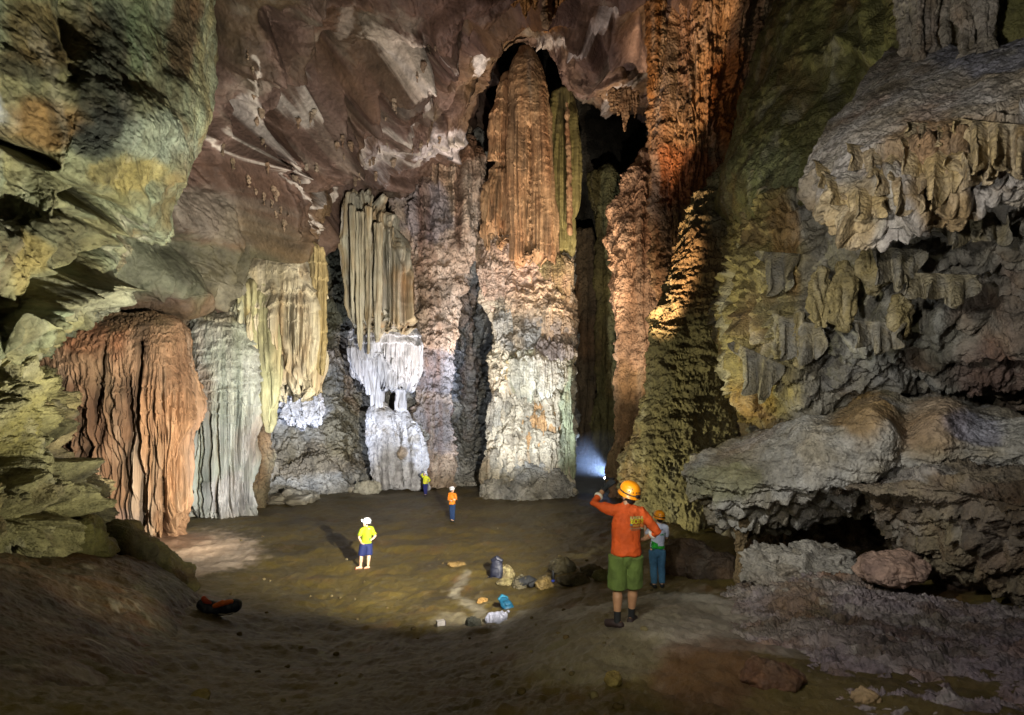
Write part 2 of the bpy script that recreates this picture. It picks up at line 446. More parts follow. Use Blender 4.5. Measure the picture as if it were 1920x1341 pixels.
# ------------------------------------------------------------------ colours
OLIVE = [(74, 70, 48), (120, 114, 78), (156, 148, 108), (98, 90, 62)]
TAN   = [(138, 98, 66), (176, 134, 94), (196, 158, 116), (160, 116, 78)]
PINK  = [(170, 140, 118), (205, 176, 150), (222, 200, 178), (150, 116, 92)]
WHITE = [(176, 172, 168), (206, 204, 204), (226, 226, 230), (190, 184, 172)]
GREY  = [(112, 110, 104), (146, 144, 136), (172, 168, 156), (128, 118, 98)]
PURP  = [(78, 59, 47), (106, 81, 67), (120, 97, 87), (92, 75, 54)]
RUST_ = [(150, 84, 48), (178, 104, 60), (190, 124, 82), (140, 78, 46)]

# ------------------------------------------------------------------ shell: far walls and ceiling
def far_wall():
    a = np.radians(np.linspace(-75, 75, 420)); z = np.linspace(-3, 48, 160)
    R = 56+0*a
    P = np.stack([np.repeat((R*np.sin(a))[None], 160, 0), np.repeat((R*np.cos(a))[None], 160, 0), np.repeat(z[:, None], 420, 1)], -1)
    grid_object('cave_wall', P, False, [('bil', 3.0, .09, {'o': 5}), ('flute', .5, .5)], {'pal': [(80, 74, 64), (110, 104, 92), (70, 60, 46)], 'f': .15}, M_FAR, kind='structure')
far_wall()

veins = [[(470, 100), (480, 160), (487, 215), (500, 270), (505, 330), (530, 380), (548, 420)], [(395, 255), (420, 285), (455, 325), (490, 360), (520, 395), (545, 440)],
         [(610, 200), (580, 225), (545, 235)], [(640, 255), (600, 300), (560, 335), (520, 360)], [(640, 300), (690, 230), (740, 200), (760, 170), (800, 110), (830, 70)],
         [(700, 330), (760, 290), (800, 265), (830, 260), (890, 250)], [(1015, 75), (1060, 60), (1090, 45), (1120, 20), (1160, 0)], [(620, 380), (680, 330), (700, 290), (760, 255)],
         [(725, 95), (770, 80), (800, 60)], [(885, 130), (905, 105)], [(1200, 160), (1160, 185), (1135, 190)], [(480, 215), (500, 250)], [(430, 250), (500, 300)]]
ceil_rows = [
 [(60,-420,12),(250,-420,13),(420,-420,14),(600,-420,15),(780,-420,16),(930,-420,17),(1050,-420,17),(1180,-420,17),(1350,-420,17)],
 [(120,-150,16),(270,-150,17),(420,-150,18),(600,-150,19),(770,-150,20),(920,-150,21),(1050,-150,21.5),(1180,-150,21.5),(1330,-150,21)],
 [(150,0,18),(290,0,19),(440,0,21),(600,0,22.5),(760,0,24),(900,0,25),(1020,-20,26),(1150,-10,26),(1300,0,25)],
 [(170,150,19),(300,150,21),(440,140,23),(590,140,25),(740,120,27),(860,90,29),(980,25,30),(1110,90,30),(1280,100,28)],
 [(180,300,20),(310,300,22),(440,270,25),(580,260,28),(710,230,31),(830,180,33),(970,44,31),(1115,145,32),(1260,170,30)],
 [(180,440,21),(310,430,23),(440,390,26),(560,370,30),(680,310,33.5),(815,265,35.5),(965,62,32),(1125,185,33.5),(1245,215,31)],
 [(180,540,22),(310,530,24),(420,490,27),(545,440,31),(660,360,35),(805,315,37),(965,72,33),(1140,195,34.5),(1240,225,32)],
 [(180,560,24),(310,558,26),(420,520,30),(545,462,34),(655,370,38),(805,330,40),(965,78,35),(1150,192,37),(1240,222,34)],
 [(180,530,34),(310,530,36),(420,490,42),(545,430,46),(655,335,52),(805,290,54),(965,30,52),(1150,160,52),(1240,190,46)]]
patch('cave_ceiling', ceil_rows, 560, 760,
      [('fbm', 1.0, .10, {'o': 3}), ('facet', 3.8, .12, {'sh': .8, 'zf': .45, 'soft': .06, 'warp': .25, 'ex': (1000, 110, 150, 150)}), ('facet', 1.1, .34, {'sh': .8, 'zf': .45, 'soft': .08, 'warp': .3, 'ex': (1000, 110, 130, 130)}), ('facet', .22, .95, {'soft': .1, 'warp': .4}), ('diag', .14, (.8, .2), {'o': 4, 'mode': 2}), ('rid', .12, 1.4, {'o': 5, 'g': .62})]
      + [('dip', -a, 1, {'x': x, 'y': y, 'rx': rx, 'ry': ry}) for a, x, y, rx, ry in ((3.0, 400, 75, 26, 90), (2.4, 548, 75, 30, 65), (1.6, 640, 170, 22, 60), (1.5, 612, 185, 9, 22), (2.0, 800, 110, 22, 50), (1.6, 700, 200, 18, 60), (1.4, 865, 60, 20, 50), (1.4, 465, 250, 20, 40), (2.0, 340, 470, 60, 30), (1.2, 600, 330, 40, 16), (1.5, 1190, 60, 20, 60), (-1.6, 760, 250, 60, 50), (-1.4, 1110, 120, 60, 60), (-1.4, 560, 210, 40, 60))]
      + [('line', -a, 1, {'pts': v, 'w': w, 'wob': 8, 'nf': .8, 'wf': .6}) for a, w, v in ((3.2, 15, [(372, -20), (395, 60), (425, 150)]), (2.6, 14, [(505, 30), (535, 80), (560, 135)]), (2.4, 9, [(636, 100), (650, 160), (655, 220)]), (2.4, 10, [(795, 70), (810, 120), (815, 170)]), (1.6, 8, [(606, 160), (614, 205)]),
            (1.8, 7, [(520, 345), (570, 325), (640, 280), (690, 240)]), (1.6, 7, [(470, 225), (480, 290), (520, 380)]), (2.0, 9, [(700, 150), (690, 200), (660, 250)]), (1.8, 8, [(870, 20), (850, 90), (845, 150)]), (2.0, 12, [(330, 130), (370, 190), (385, 230)]), (1.4, 7, [(760, 190), (720, 260), (680, 300)]), (1.5, 7, [(900, 150), (850, 200), (800, 240)]))]
      + [('line', .55, 1, {'pts': v, 'w': 5, 'nf': 2.2, 'wob': 14, 'wf': 1.0, 'mk': .9, 'm0': -.2, 'm1': .1}) for v in veins],
      {'pal': PURP, 'f': .22, 'shared': .55, 'stains': [('noise', .12, .0, .45, (116, 92, 56), .75), ('noise', .3, .1, .5, (80, 62, 50), .7),
        ('spot', 260, 480, 120, 70, (120, 128, 104), .8, .5), ('spot', 420, 500, 120, 40, (84, 84, 66), .8, .5), ('spot', 390, 400, 70, 50, (148, 142, 128), .5, 1.0),
        ('spot', 740, 75, 50, 34, (230, 214, 196), .95, 3.0), ('spot', 830, 265, 80, 24, (224, 214, 214), .9, 3.0), ('spot', 700, 295, 44, 40, (216, 206, 204), .85, 3.0), ('spot', 790, 120, 24, 34, (206, 196, 186), .8, 3.0), ('spot', 660, 60, 14, 50, (190, 176, 164), .7, 3.0), ('spot', 895, 115, 14, 26, (220, 214, 210), .9, 3.0), ('spot', 480, 215, 14, 34, (206, 196, 188), .8, 2.0),
        ('spot', 1190, 100, 36, 36, (190, 160, 140), .7, .9), ('spot', 1150, 190, 50, 20, (176, 140, 104), .7, 1.2),
        ('spot', 1010, 20, 50, 30, (176, 122, 60), .8, 1.0), ('spot', 930, 40, 60, 40, (130, 96, 58), .6, .8)]
        + [('line', v, 6 if i != 6 else 17, (214, 202, 190), .9, 2.2, 12) for i, v in enumerate(veins)]}, M_CEIL, kind='structure')

bpy.context.view_layer.update()
random.seed(44)
_ce = bpy.data.objects['cave_ceiling']
for v in veins[:6]+veins[7:8]:
    for (xa, ya), (xb, yb) in zip(v[:-1], v[1:]):
        for q in range(2):
            t = random.random(); px, py = xa+(xb-xa)*t+random.uniform(-7, 7), ya+(yb-ya)*t+random.uniform(-5, 5)
            ok, hp, hn, hi = _ce.ray_cast(Vector((0, 0, CZ)), Vector(W(px, py, 1.0))-Vector((0, 0, CZ)))
            if not ok: continue
            D = hp.y-.05; w = random.uniform(1.6, 4.2)*25/D; h = random.uniform(6, 17)*25/D
            tube('small_stalactite', [(py-6, px-w*1.6, px+w*1.6), (py, px-w*1.1, px+w*1.1), (py+h*.5, px-w*.7, px+w*.7), (py+h, px-w*.25, px+w*.25)], D, 44, 30, [('bil', .12, 1.6), ('fbm', .1, 1.2)], {'pal': [(136, 106, 82), (164, 142, 118), (112, 86, 68)], 'f': .8}, M_MID, ratio=.8, bot=.8,
                 label='tiny pale stalactite hanging from the crusted seams of the red brown ceiling', cat='stalactite', group='tiny stalactites along the ceiling seams')

# ------------------------------------------------------------------ left: great overhanging bulge of the ceiling
bulge_rows = [
 [(-900,-500,5),(-300,-500,7),(60,-480,9.5),(220,-480,11),(340,-480,13),(420,-480,15),(440,-480,22)],
 [(-900,-200,5),(-300,-200,7),(40,-200,9.8),(210,-200,11.8),(330,-200,13.5),(405,-200,16),(425,-200,24)],
 [(-900,0,4.5),(-300,0,7),(20,0,9.6),(180,0,11.6),(290,0,13.6),(392,0,16.8),(405,0,25)],
 [(-900,130,4.5),(-300,130,6.8),(20,130,9.2),(180,130,10.8),(300,140,12.8),(386,160,16),(395,160,25)],
 [(-900,260,4.3),(-300,260,6.6),(10,260,9.4),(150,260,10.2),(270,260,11.6),(362,255,15),(362,250,25)],
 [(-900,360,4.2),(-300,360,6.4),(10,370,9.6),(120,360,10.2),(220,350,11.6),(330,350,14.6),(325,340,24)],
 [(-900,440,4.2),(-300,440,6.2),(5,450,9.2),(90,440,9.8),(160,440,11.2),(228,432,14),(240,420,22)],
 [(-900,520,4.1),(-300,520,6.0),(0,530,8.9),(70,520,9.6),(130,520,10.6),(183,515,13),(205,500,21)],
 [(-900,600,4.0),(-300,600,6.0),(-10,610,8.6),(45,610,9.2),(100,605,10.2),(165,590,12),(190,570,20)],
 [(-900,660,4.0),(-300,660,5.8),(-30,690,8.6),(10,690,9.0),(45,680,9.8),(70,655,11),(110,620,19)],
 [(-900,690,5.0),(-300,700,8),(-30,720,12),(10,715,12.5),(45,700,13.5),(80,640,15),(120,600,20)]]
def scale_bulge(rows): return rows
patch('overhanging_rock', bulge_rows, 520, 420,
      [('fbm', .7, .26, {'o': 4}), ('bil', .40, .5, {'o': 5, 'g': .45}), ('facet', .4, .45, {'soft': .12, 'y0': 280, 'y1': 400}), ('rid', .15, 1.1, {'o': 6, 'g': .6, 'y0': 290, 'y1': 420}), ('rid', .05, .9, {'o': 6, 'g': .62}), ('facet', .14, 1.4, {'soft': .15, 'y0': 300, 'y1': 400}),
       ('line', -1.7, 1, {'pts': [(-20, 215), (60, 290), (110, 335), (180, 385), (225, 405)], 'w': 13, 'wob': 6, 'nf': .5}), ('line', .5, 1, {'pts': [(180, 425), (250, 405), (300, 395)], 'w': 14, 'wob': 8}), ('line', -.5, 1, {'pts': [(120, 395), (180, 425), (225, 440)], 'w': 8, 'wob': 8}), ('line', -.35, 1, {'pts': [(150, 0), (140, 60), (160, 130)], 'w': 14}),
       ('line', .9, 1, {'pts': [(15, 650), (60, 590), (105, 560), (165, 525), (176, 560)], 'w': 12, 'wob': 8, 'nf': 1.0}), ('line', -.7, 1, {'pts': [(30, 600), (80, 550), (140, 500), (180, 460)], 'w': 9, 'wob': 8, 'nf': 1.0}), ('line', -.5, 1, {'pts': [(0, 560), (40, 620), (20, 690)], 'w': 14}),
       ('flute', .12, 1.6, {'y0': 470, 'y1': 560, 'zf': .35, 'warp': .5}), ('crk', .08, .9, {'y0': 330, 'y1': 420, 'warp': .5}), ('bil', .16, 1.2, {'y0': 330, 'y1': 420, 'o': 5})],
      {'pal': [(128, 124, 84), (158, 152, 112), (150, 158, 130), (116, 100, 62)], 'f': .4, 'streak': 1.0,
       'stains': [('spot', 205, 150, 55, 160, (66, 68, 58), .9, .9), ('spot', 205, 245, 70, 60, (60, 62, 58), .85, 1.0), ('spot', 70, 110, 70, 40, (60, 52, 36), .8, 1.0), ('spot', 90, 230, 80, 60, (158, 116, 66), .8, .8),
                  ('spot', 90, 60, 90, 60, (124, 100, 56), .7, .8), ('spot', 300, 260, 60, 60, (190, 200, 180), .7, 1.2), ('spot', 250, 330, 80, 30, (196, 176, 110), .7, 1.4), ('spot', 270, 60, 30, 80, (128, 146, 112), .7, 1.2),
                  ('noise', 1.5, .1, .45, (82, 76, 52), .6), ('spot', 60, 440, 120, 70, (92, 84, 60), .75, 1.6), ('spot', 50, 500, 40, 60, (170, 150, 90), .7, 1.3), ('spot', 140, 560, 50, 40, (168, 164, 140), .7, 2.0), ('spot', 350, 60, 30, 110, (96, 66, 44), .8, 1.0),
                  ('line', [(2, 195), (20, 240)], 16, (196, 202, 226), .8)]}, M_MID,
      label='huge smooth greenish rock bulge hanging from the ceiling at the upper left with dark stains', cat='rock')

# ------------------------------------------------------------------ left: brown curtain wall, grey flow, cream curtain
ROUGH = [('fbm', .3, .5, {'o': 4})]
tube('flowstone_wall', [(574,210,440),(590,170,510),(606,120,545),(640,90,540),(700,70,520),(800,140,500),(900,150,500),(985,150,490)], 30.5, 300, 460,
     [('fbm', .9, .22, {'o': 4}), ('bil', .3, .5, {'o': 4}), ('flute', .22, .9, {'y0': 620, 'y1': 700}), ('saw', .14, 1.2, {'w': 1.5})],
     {'pal': [(92, 74, 50), (116, 96, 66), (108, 98, 70), (80, 68, 46)], 'f': .3, 'streak': .7}, M_FAR, ratio=.4, top=.12, bot=.05, sq=2.4,
     label='dark brown sloping flowstone wall between the reddish fluted curtain and the grey column', cat='flowstone')
tube('fluted_curtain', [(588,200,320),(602,160,340),(618,120,348),(640,84,352),(655,72,354),(700,82,356),(760,110,358),(850,148,352),(930,170,346),(985,178,334),(1015,205,322)], 22.5, 460, 900,
     [('fbm', .5, .30, {'o': 3}), ('flute', .15, 1.5, {'y0': 640, 'y1': 790, 'warp': .05, 'zf': .03}), ('flute', .2, 3.8, {'y0': 660, 'y1': 780, 'warp': .03, 'zf': .015}), ('flute', .10, 7.5, {'y0': 660, 'y1': 780, 'warp': .03, 'zf': .012, 'o': 1}), ('saw', .20, 1.7, {'w': 1.6, 'wf': .9, 'w2': 1.0, 'y0': 900, 'y1': 740}), ('bil', .12, 1.2, {'o': 4, 'y0': 850, 'y1': 740}),
      ('line', -1.3, 1, {'pts': [(262, 640), (262, 800), (264, 1010)], 'w': 4, 'wob': 3}), ('line', -1.0, 1, {'pts': [(305, 900), (310, 1010)], 'w': 5, 'wob': 4}), ('line', -.9, 1, {'pts': [(276, 820), (275, 980)], 'w': 3, 'wob': 3}), ('line', -.4, 1, {'pts': [(190, 640), (188, 700), (178, 760)], 'w': 4, 'wob': 7}),
      ('dip', .5, 1, {'x': 310, 'y': 760, 'rx': 36, 'ry': 120}), ('bil', .22, 1.2, {'y0': 950, 'y1': 1000})],
     {'pal': [(126, 96, 70), (154, 120, 90), (178, 144, 110), (108, 82, 60)], 'f': .5, 'streak': 1.3,
      'stains': [('spot', 160, 610, 90, 60, (160, 106, 72), .7, .8), ('spot', 230, 590, 90, 30, (104, 82, 54), .8, .8), ('spot', 300, 850, 60, 140, (200, 160, 120), .6, .8), ('streaks', 1.4, .0, .3, (92, 66, 48), .75, 650, 760), ('streaks', 2.6, .1, .4, (196, 170, 140), .6, 650, 760), ('spot', 210, 985, 60, 40, (196, 168, 152), .7, 1.2)]}, M_FLUTE, grit=.5, ratio=.5, top=.12, bot=.02, sq=2.6,
     label='wide reddish brown fluted flowstone curtain reaching the floor at the left', cat='flowstone')
tube('flowstone_column', [(592,380,452),(606,366,474),(630,358,484),(680,356,488),(760,352,488),(860,350,484),(930,352,480),(968,356,472)], 28, 420, 620,
     [('fbm', .6, .3, {'o': 3}), ('flute', .40, 1.1, {'y0': 690, 'y1': 830, 'warp': .12, 'zf': .03}), ('flute', .2, 2.9, {'y0': 690, 'y1': 790, 'warp': .08, 'zf': .025}), ('saw', .26, 1.9, {'w': 1.0, 'wf': .6, 'w2': .5, 'y0': 860, 'y1': 740}), ('bil', .10, 1.4), 
      ('line', -.9, 1, {'pts': [(390, 780), (388, 900)], 'w': 4, 'wob': 4}), ('bil', .3, 1.0, {'y0': 880, 'y1': 930})],
     {'pal': [(136, 142, 122), (160, 164, 146), (176, 176, 164), (124, 120, 92)], 'f': .5, 'streak': 1.2, 'stains': [('spot', 425, 930, 50, 50, (190, 180, 172), .6, 1.0), ('streaks', .9, .1, .4, (112, 120, 108), .6), ('spot', 400, 580, 60, 30, (110, 100, 70), .8, .7)]}, M_FLUTE, grit=.6, ratio=.7, top=.25, bot=.02,
     label='grey green fluted column standing between the reddish curtain and the cream curtain', cat='flowstone')
cream = tube('stalactite_curtain', [(478,470,568),(492,446,590),(515,426,600),(570,418,604),(620,425,606),(670,455,606),(700,478,604),(722,500,602)], 29.5, 440, 760,
     [('fbm', .5, .3, {'o': 3}), ('flute', .36, 1.3, {'y0': 520, 'y1': 620, 'warp': .08, 'zf': .03}), ('flute', .2, 3.2, {'y0': 520, 'y1': 600, 'warp': .05, 'zf': .025}), ('saw', .36, 1.1, {'w': .9, 'wf': .5, 'p': 1.6, 'w2': .4, 'y0': 660, 'y1': 560}), ('bil', .06, 1.3)],
     {'pal': [(182, 164, 128), (204, 188, 152), (212, 200, 172), (172, 144, 106)], 'f': .6, 'streak': 1.1, 'stains': [('streaks', .8, .1, .4, (190, 150, 96), .6, 500, 560), ('spot', 440, 560, 40, 60, (168, 176, 150), .6, 1.0)]}, M_FLUTE, grit=.4, ratio=.6, top=.3, bot=.1, fringe=(2.2, 1.1, .72), sq=2.3,
     label='cream coloured hanging curtain with a ragged fringe and one long drooping point', cat='stalactite')
tube('point', [(540,428,500),(580,440,522),(620,455,530),(680,474,528),(740,486,524),(790,494,514),(806,499,507)], 28.4, 220, 160,
     [('flute', .14, 1.8, {'warp': .05, 'zf': .03}), ('fbm', .15, .5), ('saw', .05, 2.0)], {'pal': [(168, 164, 122), (190, 184, 140), (178, 160, 112)], 'f': .6, 'streak': 1.4}, M_FLUTE, grit=.4, ratio=.7, top=.4, bot=.9, parent=cream)
tube('point', [(468,578,604),(520,584,612),(600,590,612),(680,594,609),(702,597,606)], 29.0, 200, 110, [('flute', .14, 2.0, {'warp': .05, 'zf': .03}), ('saw', .12, 1.2)], {'pal': [(170, 152, 104), (192, 170, 120), (150, 130, 84)], 'f': .6, 'streak': 1.6}, M_FLUTE, grit=.4, ratio=.8, top=.8, bot=.6, parent=cream)
random.seed(3)
for i in range(9):
    x = 530+i*8.2+random.uniform(-2, 2); y = 735+random.uniform(-22, 14)-abs(i-5)*2; w = random.uniform(3.5, 6.5)
    tube('point', [(640, x-w, x+w), (700, x-w*.9, x+w*.9), (y-8, x-w*.5, x+w*.5), (y, x-w*.25, x+w*.25)], 28.6+random.uniform(0, .5), 80, 44, [('flute', .06, 2.5, {'zf': .03}), ('fbm', .08, .8)], {'pal': [(190, 168, 130), (206, 190, 156), (176, 140, 100)], 'f': .6, 'streak': 1.4}, M_FLUTE, grit=.4, ratio=.9, top=.4, bot=.8, parent=cream)

# ------------------------------------------------------------------ far central wall
cw_rows = [
 [(470,330,48),(560,330,48),(640,330,47),(700,330,46),(780,300,45),(850,260,44),(910,240,43),(980,220,46),(1080,220,50)],
 [(470,450,46),(560,450,45),(640,430,44),(700,430,43),(780,420,42),(840,400,41),(900,380,40),(980,380,42),(1080,380,48)],
 [(470,560,43),(560,560,42),(630,560,42.5),(680,560,42),(780,540,40.5),(830,520,40.5),(890,540,50),(950,520,41),(1080,520,46)],
 [(470,660,39),(560,660,39),(630,660,40),(680,660,44),(770,650,40),(830,640,40.5),(885,650,51),(950,650,42),(1080,650,45)],
 [(470,760,37),(560,760,37),(630,760,38),(690,760,43),(770,760,39.5),(830,760,40),(880,760,49),(950,760,41),(1080,760,44)],
 [(470,850,36),(560,850,36),(630,850,36.5),(690,850,41),(770,840,39),(830,840,39.5),(880,840,45),(950,840,40),(1080,850,43)],
 [(470,905,34),(560,905,34.5),(630,902,36),(690,905,39),(770,903,38.5),(830,900,39.5),(880,900,40),(950,905,39),(1080,910,42)],
 [(470,930,34),(560,930,34.5),(630,930,36),(690,930,39),(770,930,38.5),(830,930,39),(880,930,39),(950,930,39),(1080,930,42)]]
patch('cave_wall', cw_rows, 520, 560,
      [('fbm', .9, .25, {'o': 4}), ('bil', .9, .42, {'o': 5, 'g': .5}), ('bil', .5, 1.0, {'o': 4}), ('saw', .45, .7, {'w': 2.2, 'wf': .5, 'w2': .9}),
       ('flute', .35, .9, {'y0': 520, 'y1': 380, 'x0': 640, 'x1': 720}), ('rid', .2, 1.0, {'o': 4})],
      {'pal': GREY, 'f': .3, 'streak': .6, 'stains': [('spot', 815, 560, 70, 120, (196, 164, 140), .75, .5), ('spot', 830, 380, 90, 110, (190, 166, 150), .7, .5), ('spot', 760, 430, 40, 80, (150, 152, 160), .5, .6),
        ('spot', 560, 760, 60, 36, (216, 220, 232), .9, .8), ('spot', 620, 500, 40, 160, (104, 100, 66), .8, .4), ('spot', 570, 860, 110, 40, (120, 104, 76), .7, .6),
        ('spot', 820, 700, 60, 80, (156, 160, 172), .7, .6), ('spot', 810, 870, 50, 40, (196, 186, 176), .7, .7), ('spot', 650, 800, 40, 70, (128, 118, 86), .6, .5), ('noise', .5, .1, .45, (92, 82, 64), .6)]}, M_FAR, kind='structure')
tube('flowstone_mass', [(250,822,880),(300,780,905),(360,745,915),(420,738,920),(480,742,905),(520,746,872),(600,760,866),(660,768,858),(720,776,850),(790,772,848),(860,776,852),(915,780,850)], 39, 440, 420,
     [('fbm', .8, .3, {'o': 4}), ('flute', .45, .7, {'y0': 480, 'y1': 400}), ('flute', .2, 1.8, {'y0': 480, 'y1': 400}), ('bil', .8, .7, {'o': 5, 'y0': 380, 'y1': 480}), ('saw', .4, .8, {'w': 2.0}), ('rid', .25, 1.6, {'o': 4, 'y0': 400, 'y1': 480})],
     {'pal': PINK, 'f': .4, 'streak': .8, 'stains': [('spot', 820, 700, 60, 50, (150, 154, 166), .8, .5), ('spot', 815, 790, 60, 60, (132, 130, 132), .85, .5), ('spot', 810, 880, 60, 40, (170, 150, 124), .8, .6), ('noise', .5, .1, .4, (120, 100, 78), .6), ('spot', 800, 400, 50, 70, (142, 142, 158), .6, .8), ('streaks', .7, .05, .35, (120, 82, 58), .7), ('spot', 870, 270, 60, 40, (160, 104, 62), .7, .7), ('noise', .8, .15, .4, (110, 84, 64), .6)]}, M_FAR, ratio=.5, top=.2, bot=.3,
     fringe=(2.0, .8, .8), label='rough pinkish flowstone mass with draped flutes left of the tall column', cat='flowstone')

pc = tube('white_flowstone', [(728,545,585),(742,530,604),(765,526,606),(785,535,600)], 34.6, 140, 260, [('bil', .5, .9, {'o': 5}), ('flute', .22, 1.6), ('fbm', .3, .4)], {'pal': WHITE, 'f': .8}, M_MID, ratio=.5, top=.5, bot=.3, fringe=(1.6, 1.2, .4),
     label='ragged white flowstone patch clinging to the wall below the cream curtain', cat='flowstone')
# straps over white jellyfish flowstone
strap = tube('stalactite', [(366,656,694),(385,652,715),(420,652,738),(470,654,758),(530,658,770),(580,662,772),(600,664,772)], 35.6, 330, 460,
     [('flute', .6, .9, {'warp': .03, 'zf': .015}), ('flute', .25, 2.2, {'zf': .015, 'warp': .03}), ('flute', .10, 5.0, {'zf': .01, 'warp': .02, 'o': 1}), ('fbm', .3, .3), ('saw', .05, 1.2)],
     {'pal': [(168, 164, 148), (196, 190, 168), (182, 160, 122), (206, 204, 196)], 'f': .5, 'streak': 1.3, 'stains': [('streaks', .8, .1, .3, (150, 112, 62), .7)]}, M_FLUTE, grit=.35, ratio=.55, top=.3, bot=.3, fringe=(1.6, .9, .8),
     label='tall pale stalactite of long parallel straps hanging above the white flowstone', cat='stalactite')
for xa, xb, y1, y2 in ((668, 684, 400, 655), (684, 697, 390, 662), (700, 716, 420, 640), (655, 668, 390, 600)):
    tube('strap', [(y1, xa, xb), ((y1+y2)/2, xa+1, xb-1), (y2-20, xa+3, xb-3), (y2, xa+5, xb-5)], 34.0, 150, 44, [('flute', .1, 3.0, {'zf': .03}), ('fbm', .08, .6)],
         {'pal': [(190, 186, 170), (206, 196, 166), (170, 140, 92)], 'f': .4, 'streak': 2.0}, M_FLUTE, grit=.35, ratio=.9, top=.3, bot=.7, parent=strap)
jelly = tube('white_flowstone', [(592,690,752),(604,668,772),(622,656,784),(645,652,790),(672,654,790),(692,662,784),(706,672,778),(716,684,770)], 37, 280, 620,
     [('fbm', .35, .4, {'o': 3}), ('saw', .16, 1.7, {'w': .9, 'wf': .5, 'w2': .4, 'y0': 665, 'y1': 640}), ('flute', .22, 1.5, {'y0': 635, 'y1': 670, 'warp': .12, 'zf': .05}), ('flute', .10, 3.4, {'y0': 630, 'y1': 665, 'warp': .08, 'zf': .04})],
     {'pal': WHITE, 'f': .6, 'streak': 1.2, 'shared': .3, 'stains': [('streaks', 1.0, .1, .4, (150, 156, 176), .5)]}, M_FLUTE, grit=.25, ratio=.6, top=.4, bot=.1, fringe=(2.6, .7, .55),
     label='white jellyfish shaped flowstone dome with trailing tentacles above the bulbous base', cat='flowstone')
TF = [('flute', .14, 1.7, {'warp': .1, 'zf': .05}), ('flute', .07, 3.6, {'warp': .05, 'zf': .04})]
for rows, D, nu in (([(660,668,738),(690,678,732),(715,688,724),(740,698,719),(762,700,718)], 36.7, 240), ([(660,734,784),(690,738,774),(715,742,764),(740,746,758),(765,743,760)], 36.7, 200),
                    ([(655,654,694),(690,664,696),(715,678,698),(738,690,700)], 36.2, 140), ([(650,764,791),(680,762,788),(700,760,780),(716,758,770)], 36.3, 120), ([(690,718,742),(712,722,740),(728,727,736)], 36.6, 90)):
    tube('tentacle', rows, D, 170, nu, TF, {'pal': WHITE, 'f': .6, 'streak': 1.4, 'shared': .3}, M_FLUTE, grit=.25, ratio=.7, top=.2, bot=.4, parent=jelly)
base = tube('white_column', [(762,700,722),(772,690,736),(790,686,744),(830,688,748),(870,692,748),(905,696,750),(915,694,754)], 37, 260, 260,
     [('fbm', .4, .4), ('flute', .22, 1.2, {'y0': 770, 'y1': 830}), ('bil', .25, .8), ('saw', .12, 1.0)], {'pal': WHITE, 'f': .5, 'streak': 1.0, 'stains': [('noise', .7, .1, .4, (160, 146, 120), .6)]}, M_MID, grit=.35, ratio=.8, top=.6, bot=.02,
     label='stout white fluted column base under the jellyfish flowstone', cat='column')
tube('shoulder', [(765,744,760),(778,738,772),(800,738,790),(850,742,800),(905,744,798),(915,742,800)], 37.6, 220, 220,
     [('fbm', .4, .4), ('flute', .22, 1.2, {'y0': 770, 'y1': 830}), ('bil', .25, .8), ('saw', .12, 1.0), ('dip', .5, 1, {'x': 752, 'y': 850, 'rx': 16, 'ry': 14})], {'pal': WHITE, 'f': .5, 'streak': 1.0, 'stains': [('noise', .7, .1, .4, (160, 150, 130), .6), ('spot', 752, 850, 16, 14, (180, 150, 104), .7, 1.0)]}, M_MID, ratio=.7, top=.6, bot=.02, parent=base)

# ------------------------------------------------------------------ the tall column
GRAN = [('fbm', .3, .3, {'o': 3}), ('bil', .05, 2.4, {'o': 4}), ('flute', .24, .9, {'y0': 130, 'y1': 260, 'warp': .05, 'zf': .03}), ('flute', .14, 2.6, {'y0': 160, 'y1': 300, 'warp': .04, 'zf': .02}), ('flute', .06, 6.0, {'y0': 160, 'y1': 300, 'warp': .03, 'zf': .015, 'o': 1})]
dome = tube('domed_stalagmite', [(96,972,1000),(108,964,1010),(130,958,1020),(170,954,1028),(230,953,1034),(320,954,1036),(420,956,1040),(490,958,1042)], 35.4, 460, 460,
     GRAN+[('saw', .08, 1.1, {'w': 1.5, 'wf': .9}), ('line', -.6, 1, {'pts': [(994, 230), (992, 490)], 'w': 4, 'wob': 5})],
     {'pal': TAN, 'f': .4, 'streak': .9, 'stains': [('streaks', .8, .15, .4, (150, 100, 62), .5)]}, M_FLUTE, grit=.5, ratio=.8, top=.7, bot=.2, fringe=(1.0, .9, .9),
     label='tall tan domed stalagmite under the dark arch at the top of the great column', cat='stalagmite')
tube('shoulder', [(150,940,962),(175,930,968),(230,922,970),(300,918,966),(312,924,964),(330,920,968),(380,908,968),(430,902,966),(455,910,960)], 35.9, 340, 280,
     GRAN+[('flute', .2, .9, {'y0': 250, 'y1': 300}), ('saw', .2, .8, {'w': 1.2}), ('line', -.7, 1, {'pts': [(910, 308), (965, 306)], 'w': 4, 'wob': 4})], {'pal': TAN, 'f': .4, 'streak': .9, 'stains': [('noise', .7, .1, .4, (150, 96, 56), .6)]}, M_FLUTE, grit=.5, ratio=.7, top=1.4, bot=.3, fringe=(1.5, .9, .8), parent=dome)
tube('shoulder', [(180,1040,1070),(220,1034,1078),(300,1032,1080),(400,1030,1079),(470,1034,1072)], 36.4, 300, 220,
     GRAN+[('flute', .2, 1.0)], {'pal': [(116, 108, 60), (140, 128, 76), (104, 92, 52)], 'f': .4, 'streak': .9}, M_FLUTE, grit=.5, ratio=.7, top=.8, bot=.4, parent=dome)
